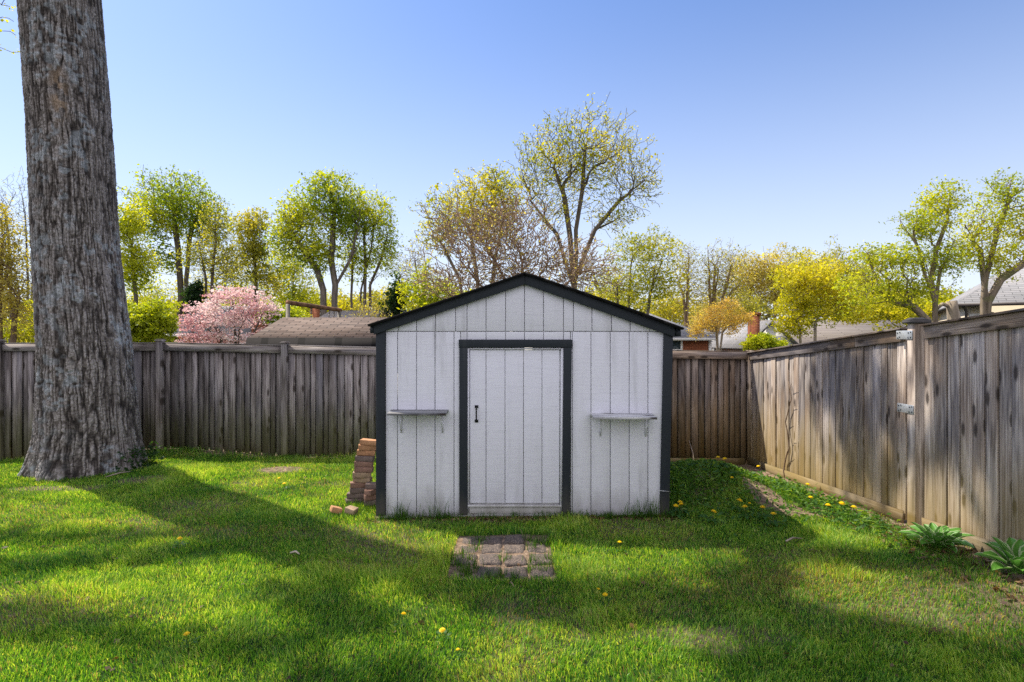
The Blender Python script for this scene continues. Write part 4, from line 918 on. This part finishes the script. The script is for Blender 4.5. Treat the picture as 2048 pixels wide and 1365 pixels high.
# ------------------------------------------------------------------ houses
def hroof(m, x0, x1, Y0, Y1, ze, zr, hip0=0, hip1=0, th=.12):
    ym = (Y0+Y1)/2
    m.slab((x0, Y0, ze), (x1, Y0, ze), (x1-hip1, ym, zr), (x0+hip0, ym, zr), th)
    m.slab((x1, Y1, ze), (x0, Y1, ze), (x0+hip0, ym, zr), (x1-hip1, ym, zr), th)
def house(name, label, x0, x1, Y0, Y1, ze, zr, wallm, roofm, hip=(0, 0), gut=None, ov=.35, gabm=None):
    zg = float(hgt((x0+x1)/2, Y0))-.3; h = empty(name, ((x0+x1)/2, Y0, zg), label, 'house', 'neighbouring houses')
    m = MB(); m.slab((x0, Y0, zg), (x1, Y0, zg), (x1, Y0, ze), (x0, Y0, ze), .2); m.slab((x1, Y0+.2, zg), (x1, Y1, zg), (x1, Y1, ze), (x1, Y0+.2, ze), .2)
    m.slab((x0, Y1, zg), (x0, Y0+.2, zg), (x0, Y0+.2, ze), (x0, Y1, ze), .2); m.slab((x1-.2, Y1, zg), (x0+.2, Y1, zg), (x0+.2, Y1, ze), (x1-.2, Y1, ze), .2)
    m.build('wall', wallm, h)
    ym = (Y0+Y1)/2
    for s, x in ((-1, x0), (1, x1)):
        if (hip[0] if s < 0 else hip[1]) == 0:
            pts = [(x, Y0, ze), (x, Y1, ze), (x, ym, zr-.15)]; 
            if s < 0: pts = pts[::-1]
            gb = MB(); gb.poly(pts, .15, (s, 0, 0)); gb.build('gable', gabm or wallm, h)
    r_ = MB(); hroof(r_, x0-ov, x1+ov, Y0-ov, Y1+ov, ze-.02, zr, *hip)
    if hip[0] or hip[1]:
        if hip[0]: r_.slab((x0-ov, Y1+ov, ze-.02), (x0-ov, Y0-ov, ze-.02), (x0-ov+hip[0], ym, zr), (x0-ov+hip[0]-.001, ym+.01, zr), .1)
        if hip[1]: r_.slab((x1+ov, Y0-ov, ze-.02), (x1+ov, Y1+ov, ze-.02), (x1+ov-hip[1], ym+.01, zr), (x1+ov-hip[1]-.001, ym, zr), .1)
    r_.build('roof', roofm, h)
    g = MB(); g.beam((x0-ov, Y0-ov-.06, ze-.08), (x1+ov, Y0-ov-.06, ze-.08), .11, .12); g.build('gutter', gut or WHITET, h)
    return h, zg
def window(h, x, z, wd, hh, Y):
    f = MB()
    for a in (-1, 1): f.box((x+a*wd/2-.05, Y-.06, z-hh/2), (x+a*wd/2+.05, Y-.001, z+hh/2))
    for a in (-1, 0, 1): f.box((x-wd/2+.051, Y-.055, z+a*hh/2-.04), (x+wd/2-.051, Y-.001, z+a*hh/2+.04))
    fo = f.build('window', WHITET, h); p = MB(); p.box((x-wd/2+.05, Y-.03, z-hh/2), (x+wd/2-.05, Y-.004, z+hh/2)); p.build('pane', GLASS, fo)
def chimney(h, x, Y, z0, z1, wd, mat):
    m = MB(); m.slab((x-wd/2, Y, z0), (x+wd/2, Y, z0), (x+wd/2, Y, z1), (x-wd/2, Y, z1), .02); m.slab((x+wd/2, Y+.02, z0), (x+wd/2, Y+wd, z0), (x+wd/2, Y+wd, z1), (x+wd/2, Y+.02, z1), .02)
    m.box((x-wd/2, Y+.02, z0), (x+wd/2-.02, Y+wd, z1-.01)); m.slab((x-wd/2-.05, Y-.05, z1-.12), (x+wd/2+.05, Y-.05, z1-.12), (x+wd/2+.05, Y-.05, z1+.02), (x-wd/2-.05, Y-.05, z1+.02), wd+.1)
    return m.build('chimney', mat, h)
# brick house right of the shed
Y = 27.; s = Y/F
h, zg = house('brick_house', 'red brick house with grey roof just right of the shed', -1.0+A(1330, 0, Y)[0]-5, A(1418, 0, Y)[0], Y, Y+7, A(0, 675, Y)[2], A(0, 627, Y+3.5)[2], BRICKW, SH_GREY, hip=(0, 2.2), ov=.25)
window(h, A(1351, 0, Y)[0], A(0, 700, Y)[2], .55, .95, Y)
cb = MB(); cb.box((A(1418, 0, Y)[0]-.02, Y-.02, zg), (A(1418, 0, Y)[0]+.12, Y-.005, A(0, 676, Y)[2])); cb.build('corner_board', WHITET, h)
# white house with chimney and long roof
Y = 30.; xa, xb = A(1600, 0, Y)[0], A(1880, 0, Y)[0]
h, zg = house('long_house', 'house with a long low brown grey roof behind the side fence', xa, xb, Y, Y+8, A(0, 700, Y)[2], A(0, 637, Y+4)[2]-.1, BRICKW, SH_TAN)
Y = 27.; xa, xb = A(1500, 0, Y)[0], A(1592, 0, Y)[0]; xm = A(1541, 0, Y)[0]; zg = float(hgt(xa, Y))-.3
h = empty('gabled_house', ((xa+xb)/2, Y, zg), 'white gabled house with a tall brick chimney', 'house', 'neighbouring houses')
m = MB(); ze = A(0, 692, Y)[2]; m.poly([(xa, Y, zg), (xb, Y, zg), (xb, Y, ze), (xm, Y, A(0, 645, Y)[2]), (xa, Y, ze-.02)], 5); m.build('wall', WHITET, h)
m = MB(); zr = A(0, 643, Y)[2]+.05
m.slab((xm, Y-.2, zr), (xb+.3, Y-.2, ze-.12), (xb+.3, Y+5, ze-.12), (xm, Y+5, zr), .08); m.slab((xa-.3, Y-.2, ze-.12), (xm, Y-.2, zr), (xm, Y+5, zr), (xa-.3, Y+5, ze-.12), .08); m.build('roof', SH_GREY, h)
chimney(h, A(1511, 0, Y-.6)[0], Y-.6, zg, A(0, 626, Y-.6)[2], .40, BRICKW)
Y = 40.; h, zg = house('grey_roofed_house', 'low house with dark grey roof between the brick house and the chimney', A(1405, 0, Y)[0], A(1515, 0, Y)[0], Y, Y+6, A(0, 684, Y)[2], A(0, 655, Y+3)[2], BEIGE, SH_GREY)
for px in (1435, 1460, 1485): window(h, A(px, 0, Y)[0], A(0, 692, Y)[2], .6, .9, Y)
# beige house far right
Y = 22.; h, zg = house('beige_house', 'beige house with hipped grey roof and dark gutter at the right edge', A(1928, 0, Y)[0], A(2250, 0, Y)[0], Y, Y+8, A(0, 607, Y)[2], A(0, 500, Y+4)[2], BEIGE, SH_GREY, hip=(3.9, 0), gut=GUTTER, ov=.3)
m = MB(); x = A(1927, 0, Y)[0]; z = A(0, 612, Y)[2]; m.tube([(x-.1, Y-.3, z), (x-.02, Y-.15, z-.1), (x+.04, Y-.1, z-.2), (x+.04, Y-.1, zg+.3)], .05, 8); m.build('downspout', GUTTER, h)
m = MB(); m.box((x+.15, Y-.02, zg+.3), (x+6, Y-.004, A(0, 628, Y)[2])); m.build('skirting_board', WHITET, h)
th_ = -math.radians(30); cxy = np.array([A(1920, 0, Y)[0], Y]); lo = np.array([h.location.x, h.location.y])-cxy
h.location.x, h.location.y = cxy+np.array([lo[0]*math.cos(th_)-lo[1]*math.sin(th_), lo[0]*math.sin(th_)+lo[1]*math.cos(th_)]); h.rotation_euler.z = th_
# houses on the left
Y = 34.; h, zg = house('grey_roofed_house', 'house with pale grey roof behind the pink tree', A(335, 0, Y)[0], A(500, 0, Y)[0], Y, Y+8, A(0, 668, Y)[2], A(0, 612, Y+4)[2], BRICKW, SH_GREY, hip=(0, 2))
chimney(h, A(515, 0, Y-1)[0], Y-1, zg, A(0, 626, Y-1)[2], .7, BRICKW)
Y = 30.; h, zg = house('pale_roofed_house', 'low house with pale tan roof behind the steel swing frame', A(600, 0, Y)[0], A(850, 0, Y)[0], Y, Y+6, A(0, 668, Y)[2], A(0, 621, Y+3)[2], BRICKW, SH_PALE, hip=(1.0, 0))
chimney(h, A(632, 0, Y+4)[0], Y+4, 1, A(0, 612, Y+4)[2], .7, BRICKW)
# neighbour's gambrel shed
Y = 10.7; nx0 = A(490, 0, Y)[0]; nx1 = A(860, 0, Y)[0]
ns = empty('neighbour_shed', ((nx0+nx1)/2, Y, -.1), 'neighbouring shed with weathered brown shingle barn roof behind the fence', 'shed')
z1 = A(0, 695, Y)[2]; z2 = A(0, 676, Y+.12)[2]; Yb = 12.4; z3 = A(0, 635, Yb)[2]
m = MB(); m.slab((nx0, Y+.12, z2), (nx1, Y+.12, z2), (nx1, Yb, z3), (nx0+.02, Yb, z3), .04); m.slab((nx1, 2*Yb-Y-.12, z2), (nx0, 2*Yb-Y-.12, z2), (nx0+.02, Yb, z3), (nx1, Yb, z3), .04); m.build('upper_roof', SH_BROWN, ns)
m = MB(); m.slab((nx0-.02, Y-.02, z1-.12), (nx1, Y-.02, z1-.12), (nx1, Y+.12, z2+.01), (nx0-.02, Y+.12, z2+.01), .03); m.slab((nx1, 2*Yb-Y, z1-.1), (nx0-.02, 2*Yb-Y, z1-.1), (nx0-.02, 2*Yb-Y-.12, z2+.01), (nx1, 2*Yb-Y-.12, z2+.01), .03)
m.build('lower_roof', shingle('shaded_shingles', (.018, .016, .016), (.034, .029, .027), .7, .5, .02, (.012, .011, .010)), ns)  # steep slope lies in shade; that shade is put into the shingle colour
m = MB(); m.box((nx0+.08, Y+.1, -.2), (nx1-.1, 2*Yb-Y-.1, z2-.05)); m.poly([(nx0+.07, Y+.1, z2-.06), (nx0+.07, Yb, z3-.05), (nx0+.07, 2*Yb-Y-.1, z2-.06)], .03, (-1, 0, 0)); m.build('wall', BRICKW, ns)
# swing frame
sf = empty('swing_frame', (A(577, 0, 15)[0], 15, float(hgt(-5.9, 15))), 'old steel pipe swing frame with rusty crossbar above the brown shed roof', 'swing')
p0, p1 = A(576, 605, 15), A(679, 620, 17.2)
for q in (p0, p1):
    m = MB(); m.tube([(q[0], q[1], float(hgt(q[0], q[1]))-.1), (q[0], q[1], q[2]-.04)], .055, 10); m.build('upright', GREYPIPE, sf, smooth=True)
m = MB(); d = (p1-p0); m.tube([p0-d*.01, p0+d*.02, p1, p1+d*.02], .062, 10); m.build('crossbar', RUST, sf, smooth=True)
for t in (.42, .6, .78, .88):
    q = p0+d*t; m = MB()
    for k in range(14): m.tube([(q[0], q[1], q[2]-.06-k*.1), (q[0]+.004*(-1)**k, q[1], q[2]-.06-k*.1-.095)], .018, 5)
    m.build('chain', GREYPIPE, sf)

# ------------------------------------------------------------------ pavers
def rounded_block(name, mat, a, b, c, dome=0.0, n=9, rough=.0, seed=0):
    """block of half sizes a,b and height c with a bumpy domed top"""
    g = np.linspace(-1, 1, n); X, Yv = np.meshgrid(g, g); X = X.ravel(); Yv = Yv.ravel()
    e = np.maximum(np.abs(X), np.abs(Yv)); zt = c - (e**6)*.012 + dome*(1-e**2) + rough*(vn(X*2.2+seed, Yv*2.2+seed*3, seed)-.5)
    ex = a*X*(1-.03*(np.abs(Yv)**5)); ey = b*Yv*(1-.03*(np.abs(X)**5))
    V = np.stack([ex, ey, zt], 1); i = (np.arange(n-1)[:, None]*n+np.arange(n-1)[None, :]).ravel()
    F4 = [np.stack([i, i+1, i+1+n, i+n], 1)]
    rim = list(range(n))+[k*n+n-1 for k in range(1, n)]+[(n-1)*n+k for k in range(n-2, -1, -1)]+[k*n for k in range(n-2, 0, -1)]
    base = V[rim].copy(); base[:, 2] = 0; nb_ = len(V); V = np.vstack([V, base]); R_ = len(rim)
    F4.append(np.array([(rim[(k+1) % R_], rim[k], nb_+k, nb_+(k+1) % R_) for k in range(R_)]))
    return raw_mesh(name, V, F4, mat, None, (0, 0, 0), None, True)
cx_ = [-.365, -.175, .022, .22]; cy_ = [5.165, 4.965, 4.745, 4.50]
ROW = ['row nearest the shed', 'second row from the shed', 'third row from the shed', 'row farthest from the shed']; CN = ['leftmost', 'second from left', 'third from left', 'rightmost']
for j in range(4):
    for i in range(4):
        if (j, i) in ((3, 0),): continue
        
        o = rounded_block('paving_stone', PAVER, .094, .093 if j < 2 else .108, .05, .008, 9, .02, j*4+i+1)
        x = cx_[i]+(-.012 if j > 1 else 0)*(1.5-i); o.location = (x, cy_[j], float(hgt(x, cy_[j]))-.030-rng.uniform(0, .012)-(.02 if (j, i) in ((0, 3), (1, 0)) else 0)); o.rotation_euler = (rng.normal(0, .035), rng.normal(0, .035), rng.normal(0, .05))
        tag(o, 'aggregate paving stone, %s of the %s' % (CN[i], ROW[j]), 'paver', 'paving stones in front of the shed')
# ------------------------------------------------------------------ bricks
def brick(x, y, z, rz, ry, mi, label, grp, sc=1.0, seed=0):
    m = MB(); m.box((-.1*sc, -.047, -.029), (.1*sc, .047, .029), axis=0, jit=.002); o = m.build('brick', BR[mi], None, (0, 0, 0), bev=.004)
    o.location = (x, y, z); o.rotation_euler = (random.uniform(-.02, .02), ry, rz); return tag(o, label, 'brick', grp)
GS = 'bricks stacked against the left side of the shed'
yb = 6.45
def bx_(px): return (px-1024)/F*yb
cols = [(712, 3, 'lowest brown brick of the left stack, half sunk in grass'), (714, 3, 'second brick from the bottom of the left stack'), (716, 3, 'dark brick third from the bottom of the left stack'), (717, 1, 'purplish brick fourth from the bottom, jutting out to the left'),
        (723, 2, 'tan brick fifth from the bottom of the leaning stack'), (725, 2, 'pale tan brick sixth from the bottom of the leaning stack'), (727, 1, 'red brick seventh from the bottom of the leaning stack'), (728, 1, 'reddish brick eighth from the bottom of the leaning stack'), (730, 3, 'brown brick ninth from the bottom of the leaning stack'),
        (733, 0, 'orange brick third from the top of the stack'), (733, 0, 'orange brick second from the top, jutting left'), (740, 0, 'topmost orange brick of the stack')]
zz = -.02
for k, (px, mi, lb) in enumerate(cols):
    brick(bx_(px)+random.uniform(-.012, .012), yb+random.uniform(-.02, .02), zz+.03, random.uniform(-.28, .28)+(.25 if k < 4 else 0), .05 if k > 3 else 0, mi, lb, GS); zz += .0605
for k, (px, py, mi, lb, rz) in enumerate(((745, 975, 3, 'brown brick at the bottom of the right hand pile beside the shed corner', .2), (745, 965, 1, 'red brick second in the right hand pile beside the shed corner', .5), (746, 955, 1, 'orange red brick turned end on in the right hand pile', 1.1), (748, 945, 3, 'brown brick on top of the right hand pile by the shed trim', .1))):
    brick((px-1024)/F*6.33, 6.33, .03+k*.061, rz, 0, mi, lb, GS, .9)
for px, py, mi, rz, ry, lb in ((672, 1026, 0, .5, .35, 'broken orange brick lying in the grass left of the brick stack'), (703, 1027, 2, -.3, .2, 'tan half brick lying in the grass below the brick stack')):
    g_ = G(px, py); brick(g_[0], g_[1], .035, rz, ry, mi, lb, 'loose bricks in the grass', .55)
# stones and planks behind the mound
def rock(px, py, Y, s, mat, label, nm='rock', cat='rock', flat=1.0, group=None):
    bpy_v = []; n = 10; m = MB(); p = A(px, py, Y)
    t = np.linspace(0, np.pi, 7); a = np.arange(n)*2*np.pi/n; V = []
    for ti in t:
        for aj in a:
            k = 1+.28*(vn(np.array(math.cos(aj)*2+px), np.array(ti*2+math.sin(aj)*2), 5)-.5)*2
            V.append((p[0]+s[0]*k*math.sin(ti)*math.cos(aj), p[1]+s[1]*k*math.sin(ti)*math.sin(aj), p[2]+s[2]*k*math.cos(ti)))
    F4 = [(i*n+j, (i+1)*n+j, (i+1)*n+(j+1) % n, i*n+(j+1) % n) for i in range(6) for j in range(n)]
    return tag(raw_mesh(nm, np.array(V), [np.array(F4)], mat, None, p, None, False), label, cat, group)
rock(1355, 938, 8.3, (.06, .05, .06), BR[0], 'rounded orange brick chunk on the soil behind the shed corner', 'brick_chunk', 'brick')
rock(1335, 942, 8.2, (.05, .05, .035), BR[0], 'small orange brick chunk half hidden by the shed corner', 'brick_chunk', 'brick')
rock(1534, 1018, 6.55, (.022, .02, .015), STONE, 'small white stone on the bare soil of the mound')
rock(1573, 1004, 6.7, (.025, .02, .012), STONE, 'small pale stone right of the white one on the mound')
rock(1748, 1069, 5.25, (.07, .05, .02), STONE, 'flat pale stone in the soil near the hosta')
m = MB(); p = A(1418, 938, 8.5); m.hexa([p+np.array(v) for v in ((-.24, -.08, -.05), (.24, -.08, -.05), (.24, .08, -.05), (-.24, .08, -.05), (-.12, -.06, .03), (.21, -.06, .055), (.21, .07, .055), (-.12, .07, .03))], axis=0)
tag(m.build('stone_slab', STONE, None, p, bev=.01), 'flat tan stone slab at the foot of the back fence right of the shed', 'stone')
m = MB(); a, b = A(1378, 880, 8.8), A(1389, 935, 8.5); m.tube([a, (a+b)/2+np.array([.02, 0, 0]), b], [.004, .006, .008], 6); tag(m.build('stick', BK_PALE, None, b), 'thin dead stick leaning on the back fence behind the shed corner', 'stick')
def stick(px0, py0, px1, py1, r, mat, label, nm='stick'):
    a = G(px0, py0); b = G(px1, py1); a[2] = float(hgt(a[0], a[1]))+.035; b[2] = float(hgt(b[0], b[1]))+.04
    m = MB(); c_ = (a+b)/2+np.array([0, .02, .012]); m.tube([a, c_, b], [r, r*1.2, r*.6], 6); tag(m.build(nm, mat, None, c_), label, nm)
stick(580, 1117, 599, 1120, .008, STONE, 'short white stick lying on the sunlit lawn left of the paving')
stick(1572, 1092, 1604, 1090, .008, BK_PALE, 'brown stick lying on the lawn in front of the mound')
stick(212, 962, 262, 953, .008, BK_PALE, 'pale fallen twig on the grass at the foot of the big trunk')
stick(1018, 1170, 1028, 1180, .004, BK_BROWN, 'thin dark twig in the grass before the paving')
wr = MB(); q = A(1337, 983, 5.83); wr.tube([A(1316, 981, 5.83), q, A(1341, 984, 5.88)], .0035, 5); tag(wr.build('wire', METAL, None, q), 'thin pale wire round the right corner trim of the shed', 'wire')

# ------------------------------------------------------------------ dandelions
def dandelion_proto():
    t = empty('dandelion', (0, 0, 0), 'x', 'flower', 'yellow dandelions in the grass')
    m = MB(); m.tube([(0, 0, 0), (.004, 0, .04), (0, 0, .075)], .0022, 6); st_ = raw_mesh('stem', np.array(m.v), [np.array([f for f in m.f if len(f) == 4])], LEAF, t, None, {'col': np.tile((.16, .22, .05, 1), (len(m.v), 1))})
    V = []; Fq = []; C = []
    for ring, (n, r0, r1, dz) in enumerate(((22, .004, .021, .001), (18, .003, .016, .007), (12, .001, .010, .010))):
        for k in range(n):
            a = 2*math.pi*k/n+ring*.2; w_2 = .0022; ca, sa = math.cos(a), math.sin(a); i = len(V)
            for rr_, z, ww in ((r0, .076, w_2*.5), (r1*.8, .078+dz, w_2), (r1, .077+dz*.7, w_2*.5)):
                V.append((ca*rr_-sa*ww, sa*rr_+ca*ww, z)); V.append((ca*rr_+sa*ww, sa*rr_-ca*ww, z))
            Fq += [(i, i+1, i+3, i+2), (i+2, i+3, i+5, i+4)]; C += [(.85, .58+.04*ring, .01, 1)]*6
    raw_mesh('flower_head', np.array(V), [np.array(Fq)], PETAL, t, None, {'col': np.array(C)})
    V = []; Fq = []; C = []
    for k in range(7):
        a = 2*math.pi*k/7+.3; L = random.uniform(.05, .09); ca, sa = math.cos(a), math.sin(a); i = len(V)
        for s_, ww, z in ((0, .003, .0), (.4, .009, .022), (.8, .012, .026), (1, .002, .012)):
            V.append((ca*L*s_-sa*ww, sa*L*s_+ca*ww, z)); V.append((ca*L*s_+sa*ww, sa*L*s_-ca*ww, z))
        Fq += [(i+2*q, i+2*q+1, i+2*q+3, i+2*q+2) for q in range(3)]; C += [(.05, .14, .02, 1)]*8
    raw_mesh('leaf_rosette', np.array(V), [np.array(Fq)], LEAF, t, None, {'col': np.array(C)})
    return t
DL = [(1438, 952, 'highest dandelion on the mound, beside another near its crest'), (1452, 945, 'dandelion on the mound crest nearest the back fence'), (1463, 951, 'small dandelion right of the crest pair on the mound'),
      (1421, 985, 'single dandelion in the middle left of the mound'), (1359, 1017, 'upper dandelion of the trio by the shed corner'), (1350, 1024, 'left dandelion of the trio by the shed corner'), (1367, 1022, 'right dandelion of the trio by the shed corner'),
      (1473, 1002, 'dandelion on the mound left of the bare soil'), (1499, 1011, 'small dandelion at the bare soil edge of the mound'), (1494, 1027, 'dandelion low on the mound below the bare soil edge'), (1525, 1028, 'dandelion lowest on the mound, beside the soil'), (1548, 1042, 'dandelion at the foot of the mound'),
      (1521, 942, 'dandelion on the weeds at the start of the sunlit side fence'), (1620, 1008, 'dandelion in the weeds beside the side fence kickboard'), (1656, 1024, 'dandelion right of the fence weeds'), (1680, 1018, 'dandelion close to the fence kickboard, farther right'), (1706, 1028, 'last dandelion along the fence before the steel plates'),
      (1612, 980, 'dandelion against the foot of the side fence'), (1211, 1186, 'large dandelion on the shaded lawn right of the paving'), (1195, 1170, 'small orange dandelion just above the large one right of the paving'), (1239, 1088, 'dandelion on the sunlit lawn right of the shed door'),
      (803, 1229, 'dandelion on the lawn below left of the paving'), (888, 1255, 'faded dandelion on the lawn below the paving'), (377, 1266, 'dandelion in the shaded lawn at the lower left'), (359, 1078, 'dandelion in the sunlit stripe at the left'),
      (918, 1290, 'tiny orange bud in the lawn near the lower middle'), (571, 968, 'dandelion by the bare patch in front of the back fence'), (560, 958, 'dandelion behind another by the bare patch')]
proto = dandelion_proto(); parts = list(proto.children)
for k, (px, py, lb) in enumerate(DL):
    if k == 0: o = proto
    else:
        o = proto.copy(); COL.objects.link(o)
        for c in parts:
            d = c.copy(); COL.objects.link(d); d.parent = o
    z = 0.0
    for _ in range(6): g_ = G(px, py, z+.07); z = float(hgt(g_[0], g_[1]))
    sc = 1.1 if py < 1100 else .95
    if 935 < py < 1046 and px > 1340: sc = 1.45; z += .03
    if 'small' in lb or 'tiny' in lb: sc *= .65
    o.location = (g_[0], g_[1], z-.005); o.rotation_euler = (random.uniform(-.1, .35), random.uniform(-.2, .2), random.uniform(0, 6)); o.scale = (sc,)*3
    o['label'] = lb
# ------------------------------------------------------------------ hostas
HL = NM('hosta_leaf'); ed = HL.attr('edge').outputs['Fac']
hc = HL.mix((.11, .28, .04), (.45, .52, .28), HL.ramp(HL.math('ADD', ed, HL.math('MULTIPLY', HL.noise(HL.n('ShaderNodeTexCoord').outputs['Object'], 40, 2), .25)), [(.95, 0.), (1.03, 1.)]))
HL.col(hc); HL.b.inputs['Roughness'].default_value = .4
_t = HL.n('ShaderNodeBsdfTranslucent'); HL.l(hc, _t.inputs[0]); _x = HL.n('ShaderNodeMixShader'); _x.inputs[0].default_value = .3
HL.l(HL.b.outputs[0], _x.inputs[1]); HL.l(_t.outputs[0], _x.inputs[2]); HL.l(_x.outputs[0], HL.out.inputs[0])
def hosta(p, n, size, label):
    t = empty('hosta_plant', p, label, 'plant', 'hostas by the side fence')
    for k in range(n):
        V = []; Fq = []; ED = []; a = k*2.399+random.uniform(-.2, .2); q = k/n; L = size*random.uniform(.8, 1.1)*(.75+.3*q); W = L*random.uniform(.50, .60); tilt = 1.45-.75*q; NSg = 9; NW_ = 6
        d = np.array([math.cos(a), math.sin(a), 0]); sd2 = np.array([-math.sin(a), math.cos(a), 0]); pos = np.array(p)+d*.02; hx_ = tilt
        roll = random.uniform(-.3, .3)
        for i in range(NSg+1):
            s_ = i/NSg; pet = .32
            ang_ = hx_-.95*s_*(.5+.5*q); step = L*1.35/NSg; pos = pos+(d*math.cos(ang_)+np.array([0, 0, 1])*math.sin(ang_))*step
            wloc_ = 0.012 if s_ < pet else W*math.sin(math.pi*min(1, max(0, (s_-pet)/(1-pet)))**.75)**.8+.001
            nrm = -d*math.sin(ang_)+np.array([0, 0, 1])*math.cos(ang_)
            for j in range(NW_+1):
                v = j/NW_*2-1; V.append(pos+sd2*v*wloc_*.5*(1-.1*abs(v))+nrm*(abs(v)**1.5*wloc_*.28+.004*math.sin(s_*22+j)*abs(v)+roll*v*wloc_*.3)); ED.append(abs(v) if s_ > pet else .0)
        for i in range(NSg):
            for j in range(NW_):
                b = i*(NW_+1)+j; Fq.append((b, b+1, b+NW_+2, b+NW_+1))
        raw_mesh('leaf', np.array(V), [np.array(Fq)], HL.m, t, None, {'edge': np.array(ED)}, True)
hosta((3.53, 4.72, float(hgt(3.53, 4.72))), 38, .185, 'green hosta with white leaf margins beside the fence post')
hosta((3.68, 4.13, float(hgt(3.68, 4.13))), 26, .22, 'green white edged hosta cut off by the right edge of the photo')
# seedling by the steel post and small weeds near fence gap
print('meshes', len(bpy.data.meshes), 'tris~', sum(len(m.polygons) for m in bpy.data.meshes))
